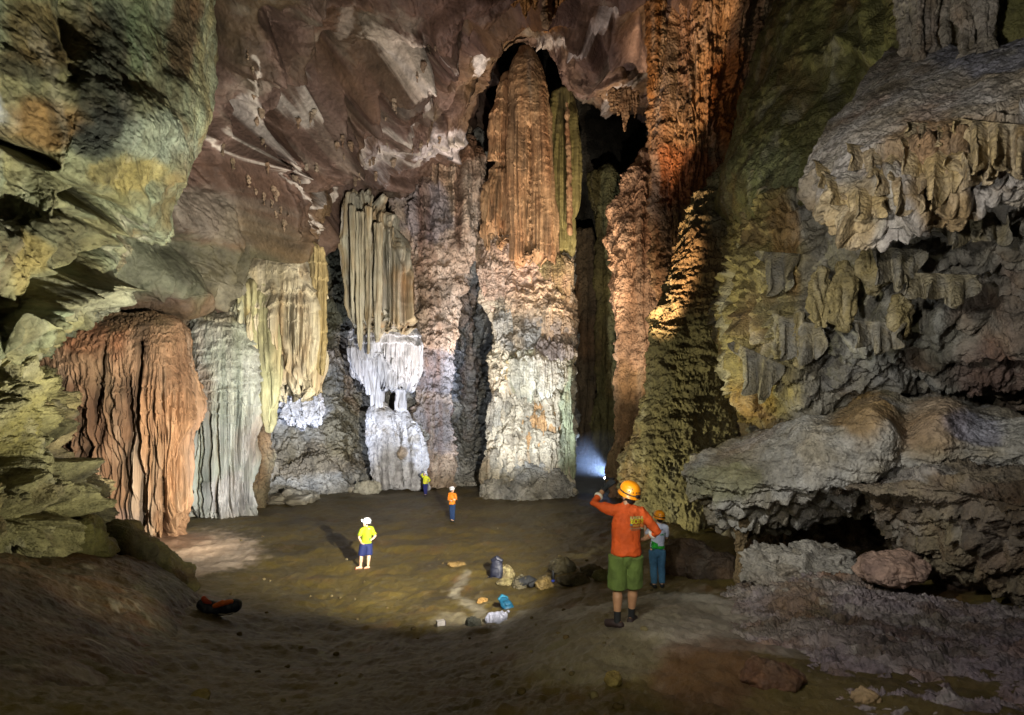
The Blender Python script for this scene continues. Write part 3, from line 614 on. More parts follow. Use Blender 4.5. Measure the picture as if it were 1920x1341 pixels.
tube('drip', [(195,1060,1066),(300,1062,1071),(420,1062,1074),(438,1064,1072)], 35.2, 160, 60, [('wor', .14, 1.6), ('bil', .15, 1.2)], {'pal': TAN, 'f': .5}, M_FLUTE, grit=.5, ratio=.9, top=.5, bot=.6, parent=dome)
col = tube('great_column', [(395,950,1040,39),(430,905,1062,39),(470,892,1072,38.6),(520,898,1070,38),(560,908,1072,37.4),(600,922,1072,37),(660,928,1074,36.6),(740,926,1075,36.3),(820,922,1076,36),(880,916,1076,35.7),(940,910,1077,35.6)], 36, 560, 600,
     [('fbm', .6, .3, {'o': 3}), ('bil', .32, .75, {'o': 5, 'g': .55}), ('bil', .12, 1.9, {'o': 4}), ('saw', .3, .8, {'w': 1.8, 'wf': .5, 'p': .8}), ('flute', .22, 1.3, {'y0': 480, 'y1': 540}), ('facet', .35, .8, {'y0': 600, 'y1': 660, 'soft': .3})],
     {'pal': [(150, 142, 124), (182, 172, 148), (198, 186, 160), (140, 126, 102)], 'f': .45, 'streak': .8,
      'stains': [('spot', 970, 500, 90, 80, (208, 172, 146), .9, .5), ('spot', 1010, 570, 70, 50, (204, 172, 136), .7, .6), ('spot', 1060, 780, 14, 150, (150, 164, 132), .7, .6), ('spot', 1010, 630, 80, 36, (140, 138, 134), .7, .7), ('noise', 1.0, .1, .4, (108, 98, 82), .6), ('noise', .5, .1, .4, (168, 140, 100), .5)]}, M_MID, ratio=.8, top=.2, bot=.02, sq=2.6,
     label='great banded column standing on the floor at the centre, pink above and pale below', cat='column')
HOOD = [('fbm', .3, .4, {'o': 3}), ('flute', .16, 1.5, {'warp': .3}), ('flute', .07, 3.5), ('bil', .16, 1.2, {'o': 5}), ('saw', .08, 1.6)]
for rows, D, pal, fr, st in (
    ([(490,905,950),(505,893,990),(540,898,1000),(575,912,990)], 36.6, [(206,172,146),(220,192,168),(180,140,112)], (2.0, .9, .5), []),
    ([(486,1000,1064),(500,994,1072),(530,996,1073),(556,1000,1070)], 36.2, [(110,104,60),(150,132,92),(190,156,124)], (1.6, 1.0, .5), []),
    ([(572,1000,1050),(582,985,1068),(610,984,1075),(640,990,1074)], 35.6, [(196,168,136),(212,188,156),(168,136,104)], (1.5, .9, .6), []),
    ([(590,930,985),(606,922,1000),(640,926,1002),(668,934,998)], 35.8, [(150,146,138),(176,170,156),(196,170,136)], (1.4, .9, .6), []),
    ([(642,1000,1050),(652,985,1068),(664,978,1074),(672,980,1073)], 35.0, [(130,130,128),(156,154,148),(176,168,150)], (1.0, 1.0, .6), []),
    ([(668,965,1040),(678,946,1062),(710,942,1070),(735,952,1066)], 34.8, [(214,208,180),(226,220,198),(196,186,150)], (1.8, .9, .6), [('streaks', .9, .12, .3, (206, 160, 66), .9), ('streaks', 1.3, .15, .35, (140, 156, 120), .7)]),
    ([(690,1054,1070),(740,1056,1074),(800,1058,1075),(900,1060,1077)], 34.4, [(150,160,124),(176,180,146),(190,170,120)], (1.0, .8, .9), [('streaks', 1.0, .1, .3, (190, 140, 70), .6)]),
    ([(762,990,1030),(775,972,1045),(800,966,1052),(835,970,1046)], 34.6, [(168,128,80),(186,150,104),(150,120,84)], (.8, 1.2, .7), []),
    ([(740,925,960),(755,918,980),(790,915,985),(830,920,975)], 35.2, [(150,146,134),(178,170,150),(196,180,150)], (.9, 1.2, .6), []),
    ([(835,930,985),(850,914,1010),(875,908,1020),(900,905,1010)], 34.8, [(140,134,118),(166,158,138),(180,150,110)], (.9, 1.2, .7), [])):
    tube('hood', rows, D, 150, 300, HOOD, {'pal': pal, 'f': .6, 'streak': 1.0, 'stains': st}, M_MID, grit=.6, ratio=.6, top=.35, bot=.15, fringe=fr, parent=col)
tube('foot', [(872,950,1030),(890,926,1060),(910,906,1074),(930,898,1077),(942,896,1078)], 34.2, 150, 300, [('bil', .35, .8, {'o': 5}), ('crk', .2, 1.0), ('wor', .1, 2.0)], {'pal': GREY, 'f': .5, 'stains': [('noise', .6, .1, .4, (150, 136, 100), .6)]}, M_MID, ratio=.5, top=.25, bot=.02, parent=col)

# ------------------------------------------------------------------ behind and right of the column
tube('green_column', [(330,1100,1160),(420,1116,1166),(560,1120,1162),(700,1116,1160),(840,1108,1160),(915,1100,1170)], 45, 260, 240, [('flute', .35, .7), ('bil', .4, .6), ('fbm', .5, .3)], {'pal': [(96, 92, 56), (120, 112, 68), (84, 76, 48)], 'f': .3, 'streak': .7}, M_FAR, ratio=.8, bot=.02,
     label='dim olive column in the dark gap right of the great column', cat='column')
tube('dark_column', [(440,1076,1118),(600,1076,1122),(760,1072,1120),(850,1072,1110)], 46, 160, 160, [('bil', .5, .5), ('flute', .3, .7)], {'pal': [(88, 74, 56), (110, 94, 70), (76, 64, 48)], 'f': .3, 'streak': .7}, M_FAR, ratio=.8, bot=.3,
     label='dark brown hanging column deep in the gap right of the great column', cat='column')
tube('tan_flowstone', [(285,1205,1250),(330,1180,1262),(400,1142,1270),(450,1130,1275),(520,1148,1280),(600,1156,1285),(700,1156,1290),(800,1150,1290),(870,1140,1290),(935,1140,1300)], 33, 460, 420,
     [('fbm', .6, .3), ('flute', .28, .9), ('saw', .32, .95, {'w': 2.0, 'wf': .6, 'w2': 1.0}), ('bil', .3, .8, {'o': 5}), ('wor', .12, 1.6)],
     {'pal': [(172, 130, 96), (196, 154, 118), (206, 170, 138), (160, 120, 84)], 'f': .4, 'streak': .8, 'stains': [('spot', 1190, 760, 60, 90, (150, 120, 76), .7, .5), ('spot', 1180, 870, 60, 60, (120, 104, 66), .8, .5), ('streaks', .7, .1, .4, (150, 96, 58), .5)]}, M_MID, ratio=.7, top=.2, bot=.02,
     label='tan shingled flowstone lit warm between the dark gap and the olive pillar', cat='flowstone')
org = tube('orange_pillar', [(-160,1262,1520),(0,1240,1488),(80,1236,1470),(160,1234,1448),(240,1232,1420),(300,1228,1404),(350,1226,1396),(420,1232,1372),(500,1236,1340),(560,1240,1320)], 27, 460, 560,
     [('fbm', .8, .25), ('flute', .35, .8, {'warp': .6}), ('flute', .14, 2.2), ('saw', .35, .8, {'w': 2.2, 'wf': .5, 'w2': 1.2}), ('bil', .35, .8, {'o': 5}), ('rid', .12, 1.5, {'o': 4})],
     {'pal': [(176, 132, 92), (206, 166, 122), (190, 144, 98), (150, 120, 92)], 'f': .35, 'streak': .7, 'stains': [('spot', 1270, 130, 40, 90, (150, 132, 112), .75, .5), ('spot', 1300, 40, 50, 50, (200, 170, 140), .7, .6), ('spot', 1375, 190, 40, 110, (190, 112, 40), .8, .5), ('spot', 1430, 80, 30, 90, (196, 178, 140), .8, .7), ('streaks', .7, .1, .35, (130, 78, 40), .6), ('spot', 1290, 330, 70, 60, (182, 104, 56), .7, .6)]}, M_MID, ratio=.7, top=.2, bot=.4, fringe=(2.0, .7, .8),
     label='bright orange flowstone pillar coming down from the ceiling right of centre', cat='flowstone')
tube('olive_pillar', [(322,1352,1392),(345,1330,1404),(380,1296,1414),(450,1262,1424),(540,1240,1418),(620,1226,1408),(700,1214,1410),(780,1196,1424),(850,1172,1440),(910,1160,1450),(960,1180,1455)], 20.5, 560, 620,
     [('fbm', .6, .3), ('saw', .27, 1.5, {'w': 1.1, 'wf': .5, 'w2': .35, 'lip': .35, 'p': .8}), ('saw', .14, 3.1, {'w': 1.3, 'wf': 1.1, 'w2': .3, 'lip': .35}), ('bil', .3, .8, {'o': 4}), ('fbm', .12, 2.4, {'o': 4})],
     {'pal': [(104, 94, 66), (132, 120, 84), (118, 106, 74), (84, 74, 50)], 'f': .5, 'streak': .9, 'stains': [('spot', 1300, 500, 60, 80, (116, 86, 52), .7, .8), ('spot', 1370, 340, 40, 24, (176, 168, 130), .8, 1.2), ('noise', .8, .1, .4, (80, 68, 40), .5)]}, M_MID, ratio=.75, top=.3, bot=.02,
     label='big dark olive pillar of stacked shingles beside the right hand cliff', cat='flowstone')
tube('stalactite', [(-80,1206,1256),(0,1208,1254),(70,1212,1248),(150,1214,1244),(172,1218,1236)], 24, 150, 110, [('flute', .14, 1.5), ('fbm', .2, .5), ('saw', .1, 1.2)], {'pal': [(120, 82, 44), (150, 104, 56), (104, 72, 40)], 'f': .6, 'streak': 1.4}, M_MID, ratio=.8, bot=.5,
     label='brown stalactite hanging beside the orange pillar at the top', cat='stalactite')
for i, (x, y, w) in enumerate(((985, 35, 16), (1003, 20, 12), (1024, 46, 13), (1040, 30, 10), (1048, 12, 9), (965, 14, 12))):
    tube('small_stalactite', [(-60, x-w*1.1, x+w*1.1), (0, x-w*.8, x+w*.8), (y-8, x-w*.4, x+w*.4), (y, x-w*.2, x+w*.2)], 24.5+.2*i, 70, 60, [('flute', .1, 2.0), ('bil', .1, 1.2)], {'pal': [(168, 116, 56), (190, 140, 78), (140, 96, 50)], 'f': .6, 'streak': 1.2}, M_MID, ratio=.8, bot=.8,
         label='short orange stalactite in the cluster hanging over the dark arch', cat='stalactite', group='short stalactites over the arch')
for i, (x, y0, y, w, D) in enumerate(((512, 448, 468, 7, 29.5), (527, 446, 462, 5, 29.5), (541, 446, 485, 10, 29.2), (553, 450, 478, 8, 29.4), (1160, 185, 215, 8, 31), (1172, 190, 242, 12, 31), (1190, 190, 222, 8, 31), (1148, 188, 206, 6, 31))):
    tube('small_stalactite', [(y0-14, x-w*1.3, x+w*1.3), (y0, x-w, x+w), ((y0+y)/2, x-w*.6, x+w*.6), (y, x-w*.25, x+w*.25)], D, 60, 50, [('flute', .08, 2.5), ('bil', .12, 1.5)], {'pal': [(180, 136, 92), (200, 160, 116), (150, 110, 72)], 'f': .8}, M_MID, ratio=.8, bot=.8,
         label='short tan stalactite under the ceiling edge above the cream curtain' if i < 4 else 'short tan stalactite under the ceiling edge right of the dark arch', cat='stalactite', group='short stalactites above the cream curtain' if i < 4 else 'short stalactites right of the arch')

# ------------------------------------------------------------------ right: upper green wall, white dome, cliff, ledges
rw_rows = [
 [(1560,-420,17),(1560,-420,13),(1640,-420,11),(1760,-420,9),(1900,-420,7.5),(2150,-420,6),(2700,-420,4)],
 [(1500,-100,20),(1520,-100,14.5),(1610,-100,12),(1730,-100,10),(1880,-100,8.5),(2150,-100,6.5),(2700,-100,4)],
 [(1450,0,20),(1492,0,14.8),(1580,0,12.5),(1700,0,10.6),(1850,0,9),(2150,0,6.6),(2700,0,4)],
 [(1400,140,20),(1450,140,14.6),(1540,140,12.4),(1660,140,10.8),(1820,130,9.4),(2150,120,6.8),(2700,120,4)],
 [(1370,250,20),(1408,250,14.2),(1490,250,12.2),(1600,250,11),(1780,250,9.8),(2150,250,7),(2700,250,4)],
 [(1350,350,20),(1388,350,13.8),(1460,350,12),(1560,350,11),(1760,350,10),(2150,350,7.2),(2700,350,4)],
 [(1370,420,19),(1410,420,13.4),(1480,420,12),(1580,420,11.4),(1760,420,10.4),(2150,420,7.4),(2700,420,4)],
 [(1420,470,19),(1450,470,14),(1520,470,13),(1600,470,12.4),(1760,470,11),(2150,470,8),(2700,470,4.4)]]
patch('cave_wall', rw_rows, 420, 460,
      [('fbm', .5, .35, {'o': 4}), ('bil', .25, .8, {'o': 5}), ('flute', .42, 1.3, {'x0': 1540, 'x1': 1640, 'warp': .4, 'zf': .08}), ('bil', .06, 3.0, {'o': 4}), ('saw', .08, 1.5, {'w': 2}), ('line', .35, 1, {'pts': [(1620, 110), (1570, 70), (1530, 110)], 'w': 14})],
      {'pal': [(84, 84, 44), (108, 106, 58), (128, 122, 74), (92, 80, 44)], 'f': .6, 'streak': 1.2, 'stains': [('spot', 1440, 320, 60, 60, (134, 138, 100), .7, 1.2), ('noise', 1.2, .1, .4, (72, 68, 38), .6), ('spot', 1800, 60, 90, 70, (128, 118, 106), .8, 1.0), ('spot', 1640, 190, 40, 60, (118, 96, 60), .6, 1.2)]}, M_NEAR, kind='structure')
for i, (x, y0, y1, w, D) in enumerate(((1700, -60, 95, 17, 9.0), (1722, -60, 105, 13, 8.8), (1745, -60, 92, 14, 8.9), (1770, -60, 100, 12, 9.0), (1812, -80, 104, 22, 8.2), (1846, -80, 104, 20, 8.0))):
    tube('drip_column', [(y0, x-w*1.5, x+w*1.5), (20, x-w*.95, x+w*.95), (60, x-w*.8, x+w*.8), (y1-12, x-w*.75, x+w*.75), (y1, x-w*1.0, x+w*1.0)], D, 130, 110, [('fbm', .09, 1.2), ('bil', .05, 3.5, {'o': 4}), ('flute', .03, 4)],
         {'pal': [(120, 110, 94), (146, 136, 120), (160, 150, 138), (104, 92, 66)], 'f': 1.5}, M_NEAR, ratio=.9, top=.3, bot=.5,
         label='rounded drip column above the white dome, in the narrow left cluster' if i < 4 else 'thick pale drip column standing on top of the white dome', cat='column', group='narrow drip columns above the dome' if i < 4 else 'thick drip columns above the dome')

dome_rows = [
 [(1700,60,11),(1760,60,10.6),(1830,60,10),(1920,60,9.4),(2060,60,8.4),(2400,60,6)],
 [(1580,195,9.4),(1640,152,9.2),(1720,120,8.8),(1820,100,8.2),(1960,86,7.3),(2400,70,5)],
 [(1542,240,8.7),(1606,212,8.0),(1694,180,7.6),(1815,160,7.1),(1970,150,6.3),(2400,130,4.3)],
 [(1520,290,8.3),(1580,275,7.5),(1680,250,7.1),(1810,230,6.6),(1970,220,5.9),(2400,190,4.1)],
 [(1508,335,8.1),(1570,335,7.2),(1670,315,6.85),(1800,295,6.4),(1970,280,5.8),(2400,250,4.1)],
 [(1512,355,8.2),(1565,388,7.25),(1665,375,6.8),(1790,350,6.4),(1970,325,5.9),(2400,310,4.2)],
 [(1530,380,8.4),(1580,414,7.5),(1660,424,7.0),(1780,388,6.7),(1970,350,6.2),(2400,360,4.5)],
 [(1550,372,9.0),(1600,405,8.6),(1670,420,8.0),(1780,385,7.8),(1970,350,7.2),(2400,365,5.6)],
 [(1570,350,10.5),(1620,380,10.5),(1680,390,10.0),(1790,370,9.6),(1970,340,8.6),(2400,350,7)]]
wd = patch('flowstone_dome', dome_rows, 460, 560,
      [('fbm', .28, .6, {'o': 4}), ('saw', .30, 1.1, {'w': .9, 'wf': .8, 'w2': .15, 'p': .8, 'lip': .1, 'ml': (1500, 310, 1900, 150, 70)}), ('saw', .14, 2.8, {'w': .9, 'wf': .8, 'w2': .15, 'lip': .12, 'ml': (1500, 330, 1900, 170, 50)}), ('flute', .15, 1.6, {'ml': (1500, 345, 1900, 190, 60), 'warp': .6, 'zf': .3}), ('flute', .07, 4, {'ml': (1500, 345, 1900, 190, 60), 'warp': .4, 'zf': .3}), ('bil', .05, 3.4, {'o': 5}), ('rid', .05, 5, {'o': 4})],
      {'pal': [(168, 160, 152), (190, 182, 174), (176, 164, 148), (150, 136, 114)], 'f': 1.0, 'stains': [('spot', 1780, 290, 160, 50, (164, 128, 76), .7, 1.5), ('spot', 1600, 390, 70, 40, (188, 160, 106), .8, 1.5), ('spot', 1760, 360, 70, 50, (168, 136, 80), .8, 1.5), ('noise', 2.0, .1, .35, (124, 104, 76), .6), ('spot', 1850, 110, 120, 30, (156, 158, 176), .7, 1.0)]}, M_NEAR, grit=.6,
      label='large white flowstone dome with scalloped drapery along its lower lip, upper right', cat='flowstone')
# thin scalloped folds hanging over the lower half of the dome
def drapery(name, x0, x1, ya, yb, L, Da, Db, parent, pal, waves=3.0, thick=.07, nt=170, nv=46):
    t = np.linspace(0, 1, nt); k = len(L); Ls = np.interp(t, np.linspace(.08, .92, k), L)
    ker = np.hanning(23); ker /= ker.sum(); Ls = np.convolve(np.pad(Ls, 11, mode='edge'), ker, mode='valid')
    env = np.clip(np.sin(np.pi*t)*2.2, 0.03, 1)**.7
    seed = x0*.013
    Ls = Ls*env*(1+.22*np.abs(np.sin(t*waves*np.pi*2+seed))*1.0-.1)
    v = np.concatenate([np.linspace(0, 1, nv), np.linspace(1, 0, nv)])                      # down the face, up the back
    back = np.concatenate([np.zeros(nv), np.ones(nv)])
    T, Vv = np.meshgrid(t, v, indexing='ij'); Bk = np.repeat(back[None], nt, 0); LL = np.repeat(Ls[:, None], len(v), 1)
    px = x0+(x1-x0)*T+9*np.sin(T*waves*6.28+seed)*Vv+6*np.sin(T*waves*14.1+2*seed)*Vv
    py = ya+(yb-ya)*T+Vv*LL
    D = Da+(Db-Da)*T-.16*np.sin(Vv*np.pi*.6)*np.minimum(1, env[:, None]*1.2)+.11*np.sin(T*waves*6.28+1.1+seed)*Vv**.6+.04*np.sin(T*waves*17+seed)*Vv+Bk*thick*(.5+.9*Vv**3)-(1-Bk)*.03*Vv**6
    P = np.stack([(px-CX)/F*D, D, CZ+(HY-py)/F*D], -1)
    return grid_object(name, P, True, [('fbm', .03, 3.0, {'o': 3}), ('saw', .02, 7, {'w': .6, 'wf': 1.5, 'w2': .1})], {'pal': pal, 'f': 2.5, 'streak': 3.0, 'shared': .4}, M_NEAR, grit=.25, parent=parent)
DP = [(164, 138, 90), (190, 166, 118), (178, 160, 130), (142, 114, 70)]
for x0, x1, ya, yb, L, Da, Db, wv in ((1688, 1806, 258, 284, [45, 95, 112, 60], 6.72, 6.30, 2.0), (1540, 1668, 322, 372, [34, 52, 56, 34], 7.22, 6.70, 2.5), (1585, 1702, 268, 292, [34, 58, 36, 52], 7.18, 6.72, 3.0), (1796, 1940, 222, 236, [60, 92, 66, 96, 80], 6.30, 5.72, 3.5),
        (1636, 1745, 312, 326, [40, 62, 84, 50], 6.76, 6.52, 2.5), (1522, 1604, 300, 340, [24, 42, 36], 7.62, 7.12, 2.0), (1778, 1886, 292, 282, [36, 60, 46], 6.34, 6.02, 2.5), (1700, 1790, 228, 236, [30, 44, 30], 6.86, 6.5, 3.0)):
    drapery('drape', x0, x1, ya, yb, L, Da, Db, wd, DP, wv)

cl_rows = [
 [(1400,300,20),(1410,310,14),(1450,310,12.6),(1530,330,11.6),(1640,350,9.2),(1780,350,8.4),(1960,340,7.6),(2400,330,5.6)],
 [(1385,380,20),(1412,385,13.4),(1450,380,12),(1530,385,11),(1640,400,8.8),(1780,400,8.0),(1960,400,7.2),(2400,400,5.2)],
 [(1360,470,20),(1372,475,13),(1430,470,11.2),(1520,470,10.3),(1640,470,8.8),(1780,460,8.0),(1960,460,7.1),(2400,460,5.4)],
 [(1350,550,20),(1354,560,12.8),(1420,560,10.9),(1520,560,10),(1640,560,9.4),(1780,550,8.8),(1960,540,7.7),(2400,540,5.3)],
 [(1350,610,20),(1352,615,12.8),(1420,620,10.9),(1520,630,10),(1640,630,9.5),(1780,610,9),(1960,600,7.9),(2400,600,5.4)],
 [(1360,670,20),(1366,675,12.9),(1430,690,11.2),(1520,700,10.4),(1640,690,10),(1780,670,9.5),(1960,650,8.4),(2400,650,6)],
 [(1375,730,20),(1378,735,13),(1440,750,11.5),(1520,760,11),(1640,745,10.8),(1780,720,10.4),(1960,700,9.6),(2400,700,7)],
 [(1400,790,20),(1410,785,13.2),(1450,790,12.4),(1530,800,12),(1640,790,12),(1780,770,12),(1960,750,11),(2400,750,8)],
 [(1420,840,20),(1430,830,15),(1470,840,14),(1540,850,14),(1640,840,14),(1780,820,14),(1960,800,13),(2400,800,10)]]
patch('rock_cliff', cl_rows, 520, 600,
      [('fbm', .5, .45, {'o': 3}), ('bil', .30, .7, {'o': 3, 'g': .4}), ('saw', .36, 1.2, {'w': 1.2, 'wf': .7, 'w2': .3, 'lip': .12, 'p': .9}), ('flute', .14, 1.3, {'warp': .6, 'zf': .25}), ('saw', .22, 3.2, {'w': .9, 'wf': .8, 'w2': .3, 'x0': 1620, 'x1': 1430}), ('flute', .05, 4.0, {'warp': .4, 'zf': .3}), ('bil', .05, 2.6, {'o': 3})],
      {'pal': [(112, 106, 90), (138, 130, 112), (124, 120, 112), (98, 88, 66)], 'f': .7, 'streak': 1.0, 'stains': [('spot', 1420, 560, 90, 240, (158, 140, 78), .85, .7), ('spot', 1470, 450, 30, 80, (180, 140, 84), .7, 1.0), ('spot', 1580, 570, 30, 60, (136, 116, 52), .7, 1.0), ('spot', 1850, 690, 90, 50, (120, 84, 70), .6, .9), ('spot', 1700, 640, 140, 70, (138, 136, 124), .6, 1.0), ('noise', 1.4, .1, .4, (92, 80, 60), .5), ('spot', 1410, 760, 50, 40, (160, 128, 52), .7, 1.0)]}, M_NEAR, grit=.5,
      label='ribbed yellowish grey cliff under the white dome on the right', cat='rock')
# hanging bosses on the cliff
for x, y0, y1, w, D in ((1582, 500, 612, 26, 8.9), (1540, 510, 610, 24, 9.2), (1640, 450, 545, 30, 8.6), (1690, 560, 630, 22, 8.5), (1500, 590, 680, 16, 9.8), (1478, 600, 672, 12, 10.1), (1459, 590, 660, 12, 10.3)):
    tube('boss', [(y0, x-w*.6, x+w*.6), (y0*.5+y1*.5, x-w*.95, x+w*.95), (y1-16, x-w*.9, x+w*.9), (y1, x-w*.5, x+w*.5)], D+.22, 110, 130, [('flute', .06, 4, {'zf': .3}), ('bil', .09, 2.5, {'o': 5}), ('wor', .03, 8)],
         {'pal': [(120, 106, 66), (142, 126, 82), (128, 120, 100)], 'f': 1.5, 'streak': 3}, M_NEAR, ratio=.7, parent=bpy.data.objects['rock_cliff'])

for x0, x1, ya, yb, L, Da, Db, wv in ((1448, 1545, 588, 612, [58, 84, 60], 10.35, 9.65, 2.5), (1636, 1728, 462, 468, [60, 78, 46], 8.55, 8.2, 2.0), (1376, 1458, 640, 680, [46, 90, 60], 11.5, 10.7, 2.5), (1696, 1836, 512, 516, [54, 36, 62, 40], 8.25, 7.7, 3.0), (1600, 1700, 600, 606, [40, 60, 36], 9.0, 8.6, 2.5), (1420, 1500, 470, 476, [50, 80, 40], 11.0, 10.3, 2.0), (1740, 1900, 400, 392, [40, 66, 44, 70], 7.75, 7.15, 3.0)):
    drapery('drape', x0, x1, ya, yb, L, Da, Db, bpy.data.objects['rock_cliff'], [(112, 104, 80), (140, 128, 98), (124, 118, 104), (104, 92, 62)], wv)
lg_rows = [
 [(1380,850,15),(1500,780,14),(1560,760,13),(1640,740,12.5),(1720,742,12),(1820,760,11.5),(1960,790,10),(2400,800,7)],
 [(1330,850,12.6),(1430,800,11.6),(1550,772,10.9),(1640,738,10.5),(1725,748,10.2),(1840,772,9.2),(1960,790,8.2),(2400,800,6)],
 [(1296,852,11.6),(1390,824,10.8),(1540,800,9.9),(1640,768,9.3),(1730,768,9.0),(1845,792,8.3),(1960,815,7.5),(2400,830,5.6)],
 [(1277,885,11),(1360,868,10.1),(1510,852,9.3),(1640,822,8.7),(1740,812,8.4),(1850,835,7.9),(1960,850,7.2),(2400,870,5.3)],
 [(1290,925,10.9),(1360,920,9.9),(1490,912,9.1),(1620,890,8.6),(1740,866,8.35),(1850,872,7.95),(1960,880,7.3),(2400,900,5.3)],
 [(1318,962,11.1),(1384,968,10.1),(1480,952,9.5),(1590,930,9.1),(1720,906,8.8),(1850,900,8.4),(1960,905,7.7),(2400,920,5.6)],
 [(1350,996,11.6),(1400,1000,10.9),(1485,982,10.5),(1590,956,10.2),(1720,925,9.8),(1850,925,9.2),(1960,925,8.6),(2400,930,6.4)],
 [(1380,985,14),(1430,985,13.4),(1500,965,13),(1600,940,12.6),(1730,915,12),(1850,915,11.6),(1960,915,11),(2400,920,8.5)]]
patch('flowstone_ledge', [r[:8] for r in lg_rows], 420, 620,
      [('fbm', .35, .6, {'o': 4}), ('bil', .16, 1.0, {'o': 4}), ('dip', .28, 1, {'x': 1640, 'y': 790, 'rx': 46, 'ry': 56}), ('dip', .30, 1, {'x': 1770, 'y': 815, 'rx': 50, 'ry': 60}), ('dip', -.15, 1, {'x': 1700, 'y': 830, 'rx': 22, 'ry': 70}), ('wor', .08, 1.6), ('bil', .12, 1.8, {'o': 5}), ('dip', .3, 1, {'x': 1540, 'y': 850, 'rx': 60, 'ry': 40}), ('saw', .20, 2.4, {'w': .9, 'wf': .6, 'w2': .25, 'lip': .15, 'y0': 850, 'y1': 930}), ('saw', .11, 6.0, {'w': .9, 'wf': .6, 'w2': .25, 'lip': .2, 'y0': 790, 'y1': 870}), ('flute', .14, 1.8, {'y0': 880, 'y1': 960, 'warp': .5, 'zf': .3}), ('bil', .04, 3.5, {'o': 5})],
      {'pal': [(156, 152, 140), (180, 174, 160), (168, 156, 132), (136, 126, 96)], 'f': .8, 'shared': .6, 'stains': [('spot', 1620, 790, 60, 60, (142, 108, 52), .8, 1.2), ('spot', 1750, 800, 70, 60, (150, 120, 82), .7, 1.2), ('spot', 1360, 900, 80, 40, (140, 136, 92), .7, 1.5), ('noise', 1.6, .12, .4, (110, 98, 70), .55), ('spot', 1820, 800, 60, 30, (140, 140, 160), .6, 1.0)]}, M_NEAR, grit=.7,
      label='pale rounded flowstone ledge jutting out behind the two people on the right', cat='flowstone')
l2_rows = [
 [(1540,900,12),(1640,885,11),(1740,880,10),(1840,885,9),(1960,890,8),(2400,880,5.5)],
 [(1560,905,9.8),(1650,885,9.0),(1750,875,8.2),(1850,885,7.4),(1960,895,6.6),(2400,890,4.6)],
 [(1548,912,9.2),(1640,915,8.2),(1740,910,7.5),(1850,925,6.8),(1960,940,6.2),(2400,940,4.4)],
 [(1580,928,9.4),(1660,950,8.4),(1750,960,7.7),(1850,980,7.0),(1960,1000,6.3),(2400,1000,4.5)],
 [(1620,950,10),(1670,990,8.9),(1750,1020,8.2),(1850,1040,7.4),(1960,1060,6.7),(2400,1060,4.8)],
 [(1660,990,10.4),(1690,1040,9.4),(1760,1080,8.7),(1850,1100,8.0),(1960,1120,7.2),(2400,1120,5.2)],
 [(1690,1030,12),(1720,1080,11.4),(1790,1110,10.6),(1870,1130,9.6),(1960,1150,8.8),(2400,1150,7)]]
patch('flowstone_ledge', l2_rows, 320, 420,
      [('fbm', .3, .6, {'o': 4}), ('bil', .2, 1.1, {'o': 4}), ('saw', .22, 2.4, {'w': 1.0, 'wf': .7, 'w2': .25}), ('saw', .12, 6.0, {'w': .9, 'wf': .7, 'w2': .25, 'lip': .2}), ('flute', .12, 2.0, {'y0': 920, 'y1': 980, 'warp': .6, 'zf': .4}), ('bil', .05, 4)],
      {'pal': [(116, 104, 78), (140, 124, 92), (128, 114, 94), (100, 82, 56)], 'f': .8, 'stains': [('noise', 1.5, .1, .4, (100, 74, 50), .5), ('spot', 1720, 890, 90, 14, (166, 158, 146), .7, 1.5)]}, M_NEAR,
      label='brown folded ledge with a pale rim at the right edge, below the rounded ledge', cat='flowstone')
patch('cave_wall', [[(1330,760,24),(1390,780,19),(1460,800,15.5),(1600,800,15),(1780,790,14),(2000,780,12),(2500,760,9)],
                    [(1330,900,24),(1390,910,17),(1460,920,14.5),(1600,920,14),(1780,900,13),(2000,890,11),(2500,880,8.5)],
                    [(1310,1000,22),(1380,1010,15.5),(1460,1020,13.5),(1600,1010,13),(1780,1000,12),(2000,990,10.5),(2500,980,8.5)],
                    [(1300,1090,18),(1370,1100,13.5),(1460,1090,12),(1600,1090,11.5),(1780,1100,10.5),(2000,1090,9.5),(2500,1090,8)],
                    [(1300,1160,16),(1370,1160,12.5),(1460,1160,11),(1600,1160,10.5),(1780,1160,10),(2000,1160,9),(2500,1160,8)]], 220, 320,
      [('bil', .5, .6, {'o': 5}), ('fbm', .5, .4), ('wor', .06, 3.0)], {'pal': [(78, 64, 46), (98, 80, 58), (84, 74, 58)], 'f': .6}, M_NEAR, kind='structure')
tube('thin_pillar', [(975,1368,1410),(1000,1376,1402),(1040,1380,1396),(1090,1381,1395),(1112,1376,1402)], 10.4, 140, 110, [('fbm', .06, 1.5), ('bil', .04, 4), ('flute', .03, 5)], {'pal': [(112, 92, 60), (132, 110, 74), (100, 84, 56)], 'f': 2, 'streak': 4}, M_NEAR, ratio=.9, bot=.1,
     label='thin brown pillar joining the pale ledge to the ground behind the two people', cat='column')

